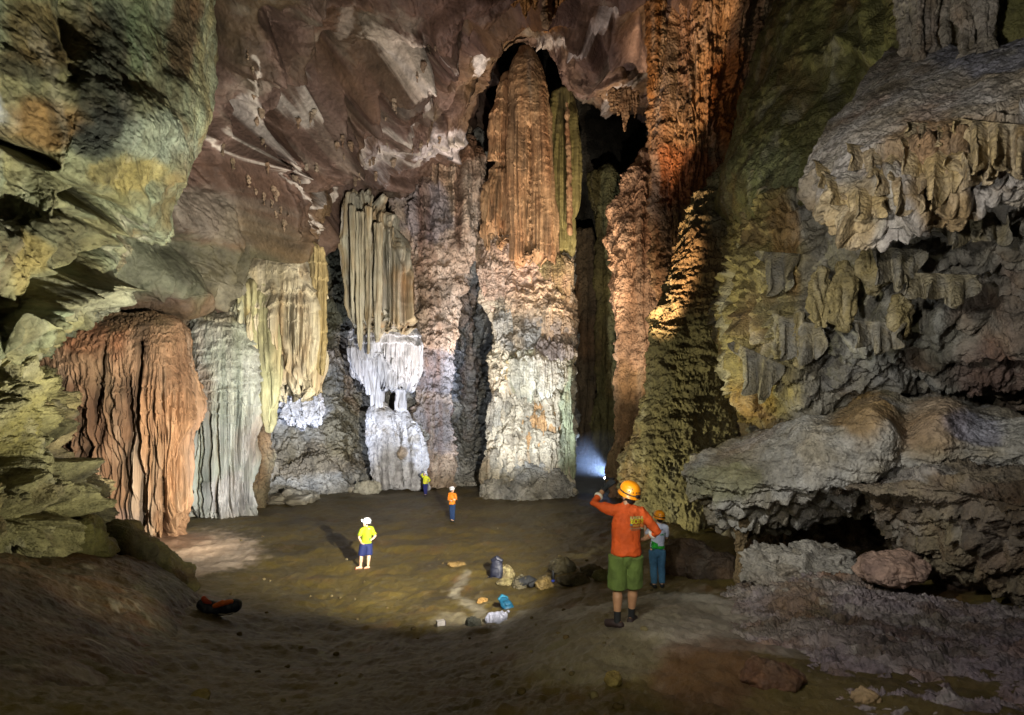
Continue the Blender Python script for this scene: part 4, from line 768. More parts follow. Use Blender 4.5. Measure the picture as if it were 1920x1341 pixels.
# scaly slope at lower right
sl_rows = [
 [(1330,1125,11.5),(1400,1085,10.6),(1490,1060,9.8),(1580,1065,9.2),(1680,1105,8.6),(1800,1130,7.8),(1960,1150,6.9),(2500,1170,4.6)],
 [(1330,1135,10.2),(1410,1105,9.2),(1500,1095,8.4),(1590,1105,7.9),(1690,1140,7.4),(1800,1160,6.8),(1960,1180,6.0),(2500,1200,4.2)],
 [(1320,1160,8.4),(1410,1150,7.6),(1500,1150,7.0),(1590,1160,6.6),(1690,1185,6.2),(1800,1205,5.8),(1960,1225,5.2),(2500,1250,3.8)],
 [(1330,1190,7.0),(1430,1195,6.2),(1520,1205,5.7),(1610,1215,5.4),(1710,1235,5.1),(1820,1255,4.8),(1960,1270,4.4),(2500,1300,3.4)],
 [(1380,1225,5.9),(1480,1245,5.1),(1560,1260,4.7),(1640,1270,4.5),(1740,1290,4.3),(1840,1310,4.1),(1960,1320,3.9),(2500,1360,3.1)],
 [(1470,1280,4.9),(1560,1320,4.1),(1620,1330,3.9),(1700,1340,3.8),(1780,1350,3.6),(1880,1370,3.4),(1990,1380,3.3),(2500,1430,2.8)],
 [(1540,1370,4.4),(1640,1420,3.5),(1700,1430,3.3),(1760,1440,3.2),(1830,1450,3.1),(1930,1470,2.9),(2040,1490,2.8),(2500,1550,2.5)]]
def slope():
    A = np.array([[W(*c) for c in r] for r in sl_rows], float)
    A = catmull(A, 420); A = np.swapaxes(catmull(np.swapaxes(A, 0, 1), 560), 0, 1)
    return A
grid_object('rock_slope', slope(), False,
      [('fbm', .16, .8, {'o': 4}), ('bil', .10, 1.6, {'o': 4}), ('crk', .075, (1.5, 4.5, 6.0), {'warp': .5, 'w': .25, 'wf': 1.0}), ('crk', .03, (3.5, 11, 13), {'warp': .3, 'w': .3, 'wf': 2}), ('saw', .09, 4.0, {'w': 2.0, 'wf': 1.2, 'w2': .6, 'lip': .2}), ('rid', .05, 3.0, {'o': 4})],
      {'pal': [(128, 116, 104), (152, 140, 128), (142, 128, 124), (110, 92, 76)], 'f': 1.0, 'stains': [('noise', 1.0, .05, .35, (104, 78, 50), .7), ('noise', 2.6, .15, .4, (92, 76, 62), .6), ('spot', 1500, 1130, 60, 40, (106, 80, 48), .7, 1.5)]}, M_NEAR, kind='structure')
for i, (lx, ly, lz, sx, sy, sz, t) in enumerate(((1448, 1066, 9.2, .62, .75, .17, .42), (1536, 1066, 9.1, .80, .8, .18, .38))):
    boulder('rock_slab', W(lx, ly, lz), (sx, sy, sz), [('fbm', .16, 1.0), ('saw', .16, 7, {'w': .6, 'wf': .6, 'w2': .2, 'p': .8}), ('crk', .05, (2, 5, 9), {'warp': .3})], {'pal': [(146, 138, 122), (170, 162, 146), (126, 114, 90)], 'f': 1.2, 'shared': .5}, M_NEAR, rz=.3-.4*i, tilt=t, sub=6,
            label=('layered pale slab lying nearest the thin pillar' if i == 0 else 'layered pale slab between the thin pillar and the pinkish boulder'), cat='rock')
boulder('boulder', W(1675, 1066, 8.2), (.52, .4, .22), [('fbm', .12, 1.3), ('bil', .08, 3, {'o': 4}), ('rid', .04, 4)], {'pal': [(168, 132, 104), (190, 156, 130), (150, 122, 104)], 'f': 1.5}, M_NEAR, rz=-.3, tilt=.1,
        label='pinkish tan boulder resting on the scaly slope under the folded ledge', cat='boulder')

# ------------------------------------------------------------------ left: near rock and mud bank
ln_rows = [
 [(-700,650,5),(-250,650,6.5),(-60,655,8.4),(30,675,9.6),(80,690,10.6),(110,690,13),(120,690,18)],
 [(-700,720,4.8),(-250,720,6.2),(-60,730,8.0),(30,730,8.8),(95,720,9.8),(140,735,11.6),(150,735,18)],
 [(-700,800,4.7),(-250,800,6.0),(-60,800,7.8),(30,800,8.5),(100,790,9.5),(158,800,11.4),(170,800,18)],
 [(-700,870,4.6),(-250,870,5.8),(-60,880,7.5),(30,880,8.2),(110,870,9.3),(176,870,11.2),(190,870,18)],
 [(-700,950,4.4),(-250,950,5.6),(-60,950,7.2),(40,950,8.0),(120,945,9.0),(190,930,11),(205,930,18)],
 [(-700,1010,4.4),(-250,1010,5.6),(-60,1010,7.2),(40,1010,8.0),(120,1005,9.0),(172,985,11),(190,980,18)],
 [(-700,1060,4.6),(-250,1060,6.0),(-60,1060,7.8),(40,1055,8.6),(100,1055,9.4),(150,1040,11),(180,1030,18)]]
ln_rows = [[(c[0]-42 if c[0] > 0 else c[0], c[1], c[2]) for c in r] for r in ln_rows]
patch('rock_wall', ln_rows, 420, 360,
      [('fbm', .6, .45, {'o': 4}), ('bil', .75, .9, {'o': 6, 'g': .58}), ('facet', .5, .8, {'soft': .12}), ('dip', -.7, 1, {'x': 88, 'y': 765, 'rx': 22, 'ry': 26}), ('dip', -.8, 1, {'x': 128, 'y': 838, 'rx': 20, 'ry': 18}), ('dip', -.7, 1, {'x': 30, 'y': 850, 'rx': 26, 'ry': 40}), ('dip', -.6, 1, {'x': 60, 'y': 960, 'rx': 40, 'ry': 14}), ('dip', .5, 1, {'x': 150, 'y': 930, 'rx': 40, 'ry': 30}), ('rid', .22, 1.6, {'o': 6, 'g': .62}), ('line', -.5, 1, {'pts': [(60, 700), (90, 760), (110, 800), (130, 850)], 'w': 14, 'wob': 14}), ('flute', .10, 1.8, {'y0': 900, 'y1': 980, 'zf': .3})],
      {'pal': OLIVE, 'f': .8, 'stains': [('noise', 1.2, .1, .4, (80, 72, 46), .6), ('spot', 110, 740, 50, 50, (176, 166, 112), .7, 1.2), ('spot', 60, 790, 40, 50, (150, 138, 76), .6, 1.2)]}, M_NEAR,
      label='rough olive rock wall with hollows at the left edge below the overhanging bulge', cat='rock')
bk_rows = [
 [(-600,1010,6),(-100,1020,8),(60,1030,9.5),(160,1030,11),(260,1045,12.4),(320,1075,13.4),(370,1110,14.4)],
 [(-600,1030,5.2),(-100,1040,7),(60,1050,8.4),(160,1050,9.8),(250,1060,11),(325,1085,12),(362,1112,13)],
 [(-600,1080,4.2),(-100,1090,5.6),(60,1095,6.9),(170,1095,8.2),(260,1095,9.6),(340,1110,11),(380,1135,12)],
 [(-600,1140,3.6),(-100,1150,4.8),(60,1150,6.0),(180,1150,7.2),(280,1150,8.5),(350,1160,10),(400,1180,11)],
 [(-600,1220,3.0),(-100,1220,4.0),(60,1220,4.9),(190,1225,5.8),(300,1225,7.0),(370,1230,8.4),(430,1235,9.4)],
 [(-600,1300,2.6),(-100,1300,3.4),(60,1310,4.0),(200,1310,4.7),(310,1310,5.6),(390,1310,6.8),(450,1310,7.8)],
 [(-600,1420,2.2),(-100,1420,2.8),(60,1420,3.3),(200,1430,3.8),(320,1430,4.4),(400,1430,5.4),(470,1430,6.4)]]
patch('mud_bank', bk_rows, 360, 420,
      [('fbm', .22, .5, {'o': 4}), ('bil', .09, 1.1, {'o': 4}), ('rid', .03, 2.0, {'o': 4})],
      {'pal': [(62, 50, 26), (86, 66, 32), (96, 64, 30), (74, 66, 38)], 'f': .7, 'stains': [('noise', 1.0, .1, .4, (100, 60, 28), .6), ('spot', 310, 1100, 60, 30, (96, 92, 46), .7, 1.5), ('noise', 1.7, .2, .5, (66, 62, 38), .6)]}, M_MUD, grit=.45, kind='structure')
for i, (px, py, D, s, lab) in enumerate(((215, 1050, 12.6, (1.15, .9, .85), 'mossy olive boulder at the foot of the reddish curtain'), (125, 1030, 10.6, (.9, .8, .7), 'low olive boulder below the rough rock wall'), (300, 1085, 13.2, (.95, .8, .62), 'brown rounded boulder beside the sunlit patch of pale crust'))):
    boulder('boulder', W(px, py, D), s, [('fbm', .25, .8), ('bil', .16, 1.6, {'o': 5}), ('rid', .08, 2.5)], {'pal': [(84, 78, 42), (110, 104, 58), (92, 74, 42)], 'f': 1.0}, M_NEAR, rz=i, label=lab.replace('sunlit', 'lamp lit'), cat='boulder')
# ------------------------------------------------------------------ soft bodies: tapered lofts merged into one skin
FLOOR = bpy.data.objects['cave_floor']
bpy.context.view_layer.update()
def ground(x, y, extra=()):
    z = -9
    for o in (FLOOR,)+tuple(extra):
        ok, p, n, i = o.ray_cast(Vector((x, y, 30))-o.location, Vector((0, 0, -1)))
        if ok: z = max(z, p.z+o.location.z)
    return z if z > -9 else float(floor_z(x, y))

def loft(bm, pts, rad, n=14, cap=4, blunt=1.0):
    """A limb through pts; rad items are r or (rx, ry) with rx across the picture."""
    P = [Vector(p) for p in pts]; R = [(r, r) if not hasattr(r, '__len__') else r for r in rad]
    rings = []
    for i, p in enumerate(P):
        t = (P[min(i+1, len(P)-1)]-P[max(i-1, 0)]).normalized()
        a = Vector((1, 0, 0)) if abs(t.x) < .8 else Vector((0, 0, 1))
        u = (a-t*a.dot(t)).normalized(); v = t.cross(u)
        seq = [(0, 1)]
        if i == 0: seq = [(-math.cos(k/cap*math.pi/2), math.sin(k/cap*math.pi/2)) for k in range(cap)]+[(0, 1)]
        elif i == len(P)-1: seq = [(0, 1)]+[(math.cos(k/cap*math.pi/2), math.sin(k/cap*math.pi/2)) for k in range(cap-1, -1, -1)]
        rm = min(R[i])
        for h, s in seq:
            s = max(s, .02)
            rings.append([bm.verts.new(p+t*h*rm*blunt+u*(math.cos(q*2*math.pi/n)*R[i][0]*s)+v*(math.sin(q*2*math.pi/n)*R[i][1]*s)) for q in range(n)])
    for A, B in zip(rings[:-1], rings[1:]):
        for q in range(n): bm.faces.new((A[q], A[(q+1) % n], B[(q+1) % n], B[q]))
    bm.faces.new(rings[0][::-1]); bm.faces.new(rings[-1])

def ball(bm, c, r, rot=None):
    r = (r, r, r) if not hasattr(r, '__len__') else r
    M = Matrix.Translation(Vector(c))@(rot.to_4x4() if rot is not None else Matrix.Identity(4))@Matrix.Diagonal((*r, 1))
    bmesh.ops.create_uvsphere(bm, u_segments=18, v_segments=12, radius=1, matrix=M)

def skin(name, bm, voxel, mat, parent, smooth=3, wr=0, wf=9.0, cut=None):
    bmesh.ops.recalc_face_normals(bm, faces=bm.faces[:])
    me = bpy.data.meshes.new(name); bm.to_mesh(me); bm.free()
    o = bpy.data.objects.new(name, me); COL.objects.link(o)
    r = o.modifiers.new('r', 'REMESH'); r.mode = 'VOXEL'; r.voxel_size = voxel; r.use_smooth_shade = True
    s = o.modifiers.new('s', 'SMOOTH'); s.iterations = smooth; s.factor = .6
    dg = bpy.context.evaluated_depsgraph_get(); dg.update()
    m2 = bpy.data.meshes.new_from_object(o.evaluated_get(dg)); o.modifiers.clear(); o.data = m2; bpy.data.meshes.remove(me); m2.name = name
    if wr or cut:
        n = len(m2.vertices); V = np.empty(n*3, f32); N = np.empty(n*3, f32)
        m2.vertices.foreach_get('co', V); m2.vertices.foreach_get('normal', N); V = V.reshape(-1, 3); N = N.reshape(-1, 3)
        if wr:
            w = fbm(V, (wf, wf, wf*.7), 3, .5, mode=2, off=len(name)*2.1)+.6*fbm(V, wf*.5, 2, off=4.4)
            V = V+N*(w*wr)[:, None]
        m2.vertices.foreach_set('co', V.ravel())
    for p in m2.polygons: p.use_smooth = True
    m2.materials.clear(); m2.materials.append(mat); o.parent = parent
    return o

def raw(name, bm, mat, parent, smooth=True, bev=0):
    bmesh.ops.recalc_face_normals(bm, faces=bm.faces[:])
    me = bpy.data.meshes.new(name); bm.to_mesh(me); bm.free()
    for p in me.polygons: p.use_smooth = smooth
    me.materials.append(mat)
    o = bpy.data.objects.new(name, me); COL.objects.link(o); o.parent = parent
    if bev:
        b = o.modifiers.new('b', 'BEVEL'); b.width = bev; b.segments = 2
    return o

def basis(fwd, up=(0, 0, 1)):
    f = Vector(fwd).normalized(); u = Vector(up); r = f.cross(u).normalized(); u = r.cross(f).normalized()
    return Matrix((r, f, u)).transposed()            # columns: right, forward, up

def V3(a): return Vector(a)
def lerp(a, b, t): return Vector(a)*(1-t)+Vector(b)*t

def hand(bm, wrist, tip, palm, k=1.0, curl=.5):
    """Palm, four fingers of unequal length and a thumb; tip = where the knuckles point, palm = way the palm faces."""
    w = V3(wrist); f = (V3(tip)-w).normalized(); p = V3(palm); p = (p-f*p.dot(f)).normalized(); s = f.cross(p)
    c = w+f*.055*k
    loft(bm, [w, w+f*.03*k, c+f*.015*k, c+f*.04*k], [(.026*k, .018*k), (.032*k, .018*k), (.038*k, .016*k), (.036*k, .014*k)], n=12)
    for off in (-.012, .012): loft(bm, [w+f*.02*k+s*off*k, c+f*.04*k+s*off*1.8*k], [.018*k, .014*k])
    for j, L in enumerate((.068, .078, .073, .056)):
        b = c+f*.04*k+s*(j-1.5)*.0195*k; a1 = f; a2 = (f*math.cos(curl*1.3)+p*math.sin(curl*1.3)); a3 = (f*math.cos(curl*2.3)+p*math.sin(curl*2.3))
        m1 = b+a1*L*.45*k; m2 = m1+a2*L*.32*k; m3 = m2+a3*L*.25*k
        loft(bm, [b-f*.01*k, m1, m2, m3], [.0095*k, .009*k, .0082*k, .007*k], n=10)
    b = w+f*.03*k+s*.03*k; m1 = b+(f*.5+s*.7+p*.3).normalized()*.035*k; m2 = m1+(f*.8+s*.3+p*.4).normalized()*.03*k
    loft(bm, [b-s*.01*k, m1, m2], [.013*k, .0105*k, .008*k], n=10)

def head(bm, c, B, k=1.0):
    """Skull, jaw, nose, ears, lips; c = centre of the head, B = basis(facing)."""
    R, Fw, U = B.col[0], B.col[1], B.col[2]
    at = lambda r, f, u: c+R*r*k+Fw*f*k+U*u*k
    ball(bm, at(0, -.008, .03), (.074*k, .094*k, .088*k), B)
    ball(bm, at(0, .025, -.045), (.058*k, .062*k, .066*k), B)
    ball(bm, at(0, .055, -.085), (.028*k, .026*k, .024*k), B)
    loft(bm, [at(0, .088, .012), at(0, .106, -.02), at(0, .096, -.032)], [.010*k, .014*k, .013*k], n=10)
    for s in (-1, 1):
        ball(bm, at(s*.074, -.005, -.005), (.012*k, .022*k, .032*k), B)
        ball(bm, at(s*.034, .068, -.012), (.022*k, .016*k, .018*k), B)
        ball(bm, at(s*.03, .08, .028), (.022*k, .012*k, .009*k), B)
    ball(bm, at(0, .079, -.058), (.022*k, .012*k, .006*k), B); ball(bm, at(0, .077, -.068), (.02*k, .012*k, .006*k), B)
    ball(bm, at(0, .02, .02), (.066*k, .066*k, .08*k), B)

M_SKIN = plain('skin', (188, 140, 104), .55, var=.08, bump=.002, bf=80, spec=.4)
M_SKIN_PALE = plain('skin_pale', (222, 176, 144), .55, var=.08, spec=.4)
M_DARK = plain('black_fabric', (26, 28, 30), .8, bump=.003, bf=90)
M_HAIR = plain('dark_hair', (22, 16, 12), .6, bump=.004, bf=120)
M_PLASTIC_OR = plain('orange_shell', (244, 150, 20), .32, var=.06, spec=.5)
M_PLASTIC_WH = plain('white_shell', (236, 236, 240), .35, var=.05)
M_BLACK = plain('black_plastic', (16, 16, 18), .5)
M_GLINT = plain('lamp_glass', (235, 245, 255), .3, emit=160)
M_STRAP = plain('grey_strap', (60, 58, 40), .8)

def helmet(c, B, mat, parent, k=1.0, lamp=True, lit=False, spots=True):
    R, Fw, U = B.col[0], B.col[1], B.col[2]
    M = Matrix.Translation(c+U*.028*k)@B.to_4x4()
    bm = bmesh.new(); n = 40
    prof = [(1.09, -.020), (1.10, -.030), (1.06, -.032), (1.01, -.012), (1.0, .010), (.985, .035), (.95, .060), (.88, .083), (.77, .102), (.62, .117), (.44, .127), (.24, .1325), (.02, .134)]
    rings = []
    for s, h in prof:
        ring = []
        for q in range(n):
            a = 2*math.pi*q/n
            brim = max(0, math.sin(a))**2*.10*(1 if h < 0 else 0)
            rib = 1+.018*math.cos(a*6)*max(0, min(1, (.11-h)*14))*(1 if h > 0 else 0)
            ring.append(bm.verts.new(M@Vector((math.cos(a)*.108*k*s*rib, math.sin(a)*.134*k*(s+brim)*rib, h*k))))
        rings.append(ring)
    for A, Bq in zip(rings[:-1], rings[1:]):
        for q in range(n): bm.faces.new((A[q], A[(q+1) % n], Bq[(q+1) % n], Bq[q]))
    bm.faces.new(rings[-1])
    # inner liner closes the shell
    inner = [bm.verts.new(M@Vector((math.cos(2*math.pi*q/n)*.100*k, math.sin(2*math.pi*q/n)*.124*k, -.012*k))) for q in range(n)]
    for q in range(n): bm.faces.new((inner[q], inner[(q+1) % n], rings[0][(q+1) % n], rings[0][q]))
    bm.faces.new(inner[::-1])
    h = raw('helmet', bm, mat, parent)
    if spots:
        for a, hh in ((-2.5, .052), (-2.1, .047), (-1.75, .05), (-1.4, .05), (-1.05, .047), (-.65, .052), (-2.25, .082), (-.9, .082)):
            s = .955 if hh < .06 else .86
            p = M@Vector((math.cos(a)*.108*k*s*1.02, math.sin(a)*.134*k*s*1.02, hh*k)); nn = (p-M.translation-U*.02*k).normalized()
            q = nn.to_track_quat('Z', 'Y').to_matrix().to_4x4()
            bm = bmesh.new(); bmesh.ops.create_cone(bm, cap_ends=True, segments=10, radius1=.0085*k, radius2=.007*k, depth=.006*k, matrix=Matrix.Translation(p)@q)
            raw('vent_hole', bm, M_BLACK, h)
    # elastic strap of the lamp, buckle at the back, chin strap
    bm = bmesh.new(); ra, rb = [], []
    for q in range(n):
        a = 2*math.pi*q/n; w = 1.035
        for L, z in ((ra, .012), (rb, .028)): L.append(bm.verts.new(M@Vector((math.cos(a)*.108*k*w, math.sin(a)*.134*k*w, (z-.01*math.sin(a)*-1)*k))))
    for q in range(n): bm.faces.new((ra[q], ra[(q+1) % n], rb[(q+1) % n], rb[q]))
    st = raw('lamp_strap', bm, M_STRAP, h)
    s_ = st.modifiers.new('s', 'SOLIDIFY'); s_.thickness = .004*k
    if lamp:
        bm = bmesh.new()
        bmesh.ops.create_cube(bm, size=1, matrix=M@Matrix.Translation((0, .148*k, .03*k))@Matrix.Diagonal((.06*k, .035*k, .042*k, 1)))
        hl = raw('headlamp', bm, M_BLACK, h, False, .004)
        bm = bmesh.new(); bmesh.ops.create_cone(bm, cap_ends=True, segments=16, radius1=.017*k, radius2=.019*k, depth=.012*k, matrix=M@Matrix.Translation((0, .169*k, .03*k))@Matrix.Rotation(math.pi/2, 4, 'X'))
        raw('lens', bm, M_GLINT if lit else M_PLASTIC_WH, hl)
        bm = bmesh.new(); bmesh.ops.create_cube(bm, size=1, matrix=M@Matrix.Translation((0, -.146*k, .012*k))@Matrix.Diagonal((.05*k, .028*k, .034*k, 1)))
        raw('battery_box', bm, M_BLACK, h, False, .004)
    bm = bmesh.new()
    for s in (-1, 1):
        a = c+R*s*.082*k+U*.02*k; b = c+R*s*.066*k+Fw*.02*k-U*.075*k; e = c+Fw*.05*k-U*.118*k
        loft(bm, [a, b, e], [.005*k, .005*k, .005*k], n=6); loft(bm, [c+R*s*.06*k-Fw*.07*k, c+R*s*.075*k-Fw*.03*k-U*.05*k, b], [.005*k]*3, n=6)
    raw('chin_strap', bm, M_BLACK, h)
    return h

def person(J, loc, label, cfg):
    """J: joints in metres from the ground point between the feet, x to the right of the picture and y away from it."""
    k = cfg.get('k', 1.0); vx = cfg.get('voxel', .008); j = {a: V3(b) for a, b in J.items()}
    root = empty('person', loc, 0, label=label, cat='person')
    B = basis(cfg['face']); hc = j['head']; skinm = cfg.get('skin', M_SKIN)
    hipc = (j['hipL']+j['hipR'])/2; shc = (j['shL']+j['shR'])/2
    bare_thigh = cfg.get('thigh', .072); side = (j['shR']-j['shL']).normalized()
    # one continuous body
    bm = bmesh.new()
    for s in 'LR':
        h, kn, an, to = j['hip'+s], j['knee'+s], j['ank'+s], j['toe'+s]
        loft(bm, [h, lerp(h, kn, .5), kn, lerp(kn, an, .3)+Vector((0, cfg.get('calf', -.008), 0)), lerp(kn, an, .75), an], [.078*k, .068*k, .054*k, .062*k, .044*k, .038*k])
        heel = an+Vector((0, 0, -.045*k)); f = (to-an); f.z = 0; f = f.normalized()
        loft(bm, [heel-f*.035*k, lerp(heel, to, .5)+Vector((0, 0, .01*k)), to], [.036*k, (.042*k, .034*k), (.044*k, .024*k)])
        sh, el, wr = j['sh'+s], j['el'+s], j['wr'+s]
        loft(bm, [sh, lerp(sh, el, .45), el, lerp(el, wr, .3), wr], [.052*k, .046*k, .038*k, .04*k, .027*k])
        if not cfg.get('glove') == s: hand(bm, wr, j['tip'+s], j['palm'+s], k, cfg.get('curl', .5))
    loft(bm, [hipc-Vector((0, 0, .03)), lerp(hipc, shc, .35), lerp(hipc, shc, .75), shc], [(.135*k, .095*k), (.12*k, .085*k), (.14*k, .095*k), (.12*k, .07*k)], n=20)
    loft(bm, [shc-Vector((0, 0, .02)), j['neck'], hc-B.col[2]*.05*k-B.col[1]*.01*k], [.075*k, .055*k, .054*k])
    loft(bm, [j['shL'], shc+Vector((0, 0, .03*k)), j['shR']], [.05*k, .06*k, .05*k])
    head(bm, hc, B, k)
    body = skin('body', bm, vx, skinm, root, 3)
    R, Fw, U = B.col[0], B.col[1], B.col[2]
    for s in (-1, 1):
        bm = bmesh.new(); ball(bm, hc+R*s*.032*k+Fw*.083*k-U*.008*k, (.012*k, .006*k, .006*k), B); raw('eye', bm, M_HAIR, body)
        bm = bmesh.new(); ball(bm, hc+R*s*.032*k+Fw*.086*k+U*.018*k, (.02*k, .006*k, .005*k), B); raw('eyebrow', bm, M_HAIR, body)
    bm = bmesh.new(); ball(bm, hc-Fw*.012*k+U*.025*k, (.082*k, .098*k, .085*k), B); ball(bm, hc-Fw*.05*k-U*.03*k, (.06*k, .05*k, .05*k), B)
    skin('hair', bm, .01*k, M_HAIR, root, 2, .003, 40)
    # shirt
    bm = bmesh.new(); hem = V3(cfg['hem']) if 'hem' in cfg else hipc+Vector((0, 0, .02)); d = cfg.get('bulk', 1.0)*k; wst = cfg.get('waist', .162)
    loft(bm, [hem, lerp(hem, shc, .3), lerp(hem, shc, .7), shc-Vector((0, 0, .01))], [((wst+.012)*d, .140*d), ((wst-.004)*d, .118*d), ((wst+.006)*d, .118*d), (.150*d, .09*d)], n=24, cap=3, blunt=.25)
    loft(bm, [j['shL']-side*.0, shc+Vector((0, 0, .035*k)), j['shR']], [.068*d, .076*d, .068*d])
    loft(bm, [shc, lerp(shc, j['neck'], .75)], [.085*d, .066*d])
    for s in 'LR':
        sh, el, wr = j['sh'+s], j['el'+s], j['wr'+s]; L = cfg['sleeve'][s]
        if L <= 1: e = lerp(sh, el, L); loft(bm, [sh, lerp(sh, e, .5), e], [.074*d, .07*d, .07*d], blunt=.4)
        else: e = lerp(el, wr, L-1); loft(bm, [sh, lerp(sh, el, .5), el, e], [.072*d, .064*d, .054*d, .047*d])
    shirt = skin('shirt', bm, vx*1.1, cfg['shirt'], root, 3, .013*k, 11.0)
    # trousers or shorts
    bm = bmesh.new(); top = hipc+Vector((0, 0, .03*k)); leg = cfg['leg']
    loft(bm, [hipc-Vector((0, 0, .05*k)), hipc, top], [(.155*k, .11*k), (.160*k, .116*k), (.148*k, .106*k)], n=22)
    for s in 'LR':
        h, kn, an = j['hip'+s], j['knee'+s], j['ank'+s]; lw = cfg.get('legw', 1.0)*k
        if leg <= 1: e = lerp(h, kn, leg); loft(bm, [h, lerp(h, e, .5), e], [.106*lw, .104*lw, .106*lw], cap=2, blunt=.15)
        else: e = lerp(kn, an, leg-1); loft(bm, [h, lerp(h, kn, .5), kn, lerp(kn, e, .4), e], [.102*lw, .094*lw, .080*lw, .080*lw, .066*lw], cap=3, blunt=.3)
    skin('shorts' if leg <= 1 else 'trousers', bm, vx*1.1, cfg['pants'], root, 3, .010*k, 9.0)
    for s in 'LR':
        an, to, kn = j['ank'+s], j['toe'+s], j['knee'+s]; f = (to-an); f.z = 0; f = f.normalized(); heel = an+Vector((0, 0, -.05*k))
        bm = bmesh.new()
        if cfg.get('sandals'):
            loft(bm, [heel-f*.04*k-Vector((0, 0, .03)), to+f*.03-Vector((0, 0, .012))], [(.046*k, .014*k), (.05*k, .014*k)])
            loft(bm, [to-f*.04*k+Vector((-.045*k, 0, -.01)), to-f*.04*k+Vector((0, 0, .03*k)), to-f*.04*k+Vector((.045*k, 0, -.01))], [.012*k]*3)
        else:
            loft(bm, [heel-f*.04*k-Vector((0, 0, .005)), lerp(heel, to, .5)+Vector((0, 0, .012*k)), to+f*.02*k], [.045*k, (.05*k, .044*k), (.05*k, .034*k)])
        raw_s = skin('shoe', bm, vx, cfg['shoes'], root, 2)
        if cfg.get('socks'):
            bm = bmesh.new(); loft(bm, [an-Vector((0, 0, .03)), lerp(an, kn, .12), lerp(an, kn, .27)], [.043*k, .042*k, .046*k], cap=2); skin('sock', bm, vx, M_DARK, root, 2)
    helmet(hc+U*.02*k, B, cfg['helmet'], root, k*1.06, True, cfg.get('lit', False), cfg.get('spots', True))
    return root, shirt, body, B

def print_on(shirt, text, cx, cz, w, mat, parent, lift=.003, fy=-1.0, bold=0.0):
    """Lettering laid on the back of a shirt, following the cloth."""
    cu = bpy.data.curves.new('lettering', 'FONT'); cu.body = text; cu.align_x = 'CENTER'; cu.size = 1; cu.offset = bold
    t = bpy.data.objects.new('lettering', cu); COL.objects.link(t)
    dg = bpy.context.evaluated_depsgraph_get(); dg.update()
    me = bpy.data.meshes.new_from_object(t.evaluated_get(dg)); bpy.data.objects.remove(t)
    bm = bmesh.new(); bm.from_mesh(me)
    bmesh.ops.triangulate(bm, faces=bm.faces[:]); bmesh.ops.subdivide_edges(bm, edges=bm.edges[:], cuts=1)
    xs = [v.co.x for v in bm.verts]; s = w/max(max(xs)-min(xs), 1e-6)
    for v in bm.verts:
        x, z = cx+v.co.x*s, cz+v.co.y*s
        ok, p, n, i = shirt.ray_cast(Vector((x, fy*3, z)), Vector((0, -fy, 0)))
        v.co = (p+Vector((0, fy*lift, 0))) if ok else Vector((x, fy*.12, z))
    return raw('lettering', bm, mat, parent, False)

def panel_on(shirt, name, x0, x1, z0, z1, mat, parent, lift=.002, fy=-1.0, n=10, shear=0.0):
    bm = bmesh.new(); G = []
    for a in range(n+1):
        row = []
        for b in range(n+1):
            x = x0+(x1-x0)*a/n; z = z0+(z1-z0)*b/n+shear*(x-x0)
            ok, p, q, i = shirt.ray_cast(Vector((x, fy*3, z)), Vector((0, -fy, 0)))
            row.append(bm.verts.new((p+Vector((0, fy*lift, 0))) if ok else Vector((x, fy*.12, z))))
        G.append(row)
    for a in range(n):
        for b in range(n): bm.faces.new((G[a][b], G[a+1][b], G[a+1][b+1], G[a][b+1]))
    return raw(name, bm, mat, parent)

# ---- the man in front, torch raised to his head
x0, y0, _ = W(1170, 1174, 6.5)
z0 = ground(x0-.08, y0)
m_orange = plain('orange_cloth', (226, 92, 26), .8, bump=.004, bf=30, var=.22)
m_green = plain('olive_cloth', (96, 116, 52), .85, bump=.004, bf=30, var=.28)
J = dict(head=(.06, .0, 1.60), neck=(.03, .0, 1.50), shL=(-.145, .02, 1.425), shR=(.205, .0, 1.40), elL=(-.355, .10, 1.505), wrL=(-.185, .25, 1.67), tipL=(-.075, .30, 1.755), palmL=(.3, .8, -.4),
         elR=(.405, .0, 1.165), wrR=(.27, .15, 1.04), tipR=(.17, .22, .985), palmR=(-.5, -.2, -.8),
         hipL=(-.075, 0, .88), hipR=(.115, .0, .88), kneeL=(-.075, .03, .48), kneeR=(.125, .07, .49), ankL=(-.085, -.02, .10), ankR=(.115, .12, .10), toeL=(-.185, .04, .035), toeR=(.165, .22, .035))
man, shirt, body, B = person(J, (x0, y0, z0), 'man seen from behind in orange shirt and green shorts, torch held to his helmet',
    dict(face=(-.45, .85, .30), shirt=m_orange, pants=m_green, shoes=plain('dark_shoe', (44, 26, 24), .7), socks=True, helmet=M_PLASTIC_OR, sleeve=dict(L=1.42, R=1.35), leg=1.0, legw=1.12, hem=(.025, 0, .90), waist=.172, glove='L', voxel=.0075))
bpy.context.view_layer.update()
bm = bmesh.new(); hand(bm, J['wrL'], J['tipL'], J['palmL'], 1.14, .75); loft(bm, [lerp(J['elL'], J['wrL'], .8), J['wrL'], lerp(J['wrL'], J['tipL'], .2)], [.036, .036, .034])
skin('glove', bm, .005, M_DARK, man, 2)
cuff = plain('white_cuff', (226, 220, 206), .85)
for s, t in (('L', .43), ('R', .34)):
    bm = bmesh.new(); a = lerp(J['el'+s], J['wr'+s], t-.05); b = lerp(J['el'+s], J['wr'+s], t+.06); loft(bm, [a, b], [.060, .056], cap=2, blunt=.3); skin('cuff', bm, .006, cuff, man, 2)
panel_on(shirt, 'print', .05, .215, 1.232, 1.37, plain('print_ground', (176, 92, 30), .8, var=.5, bf=120), man, .002)
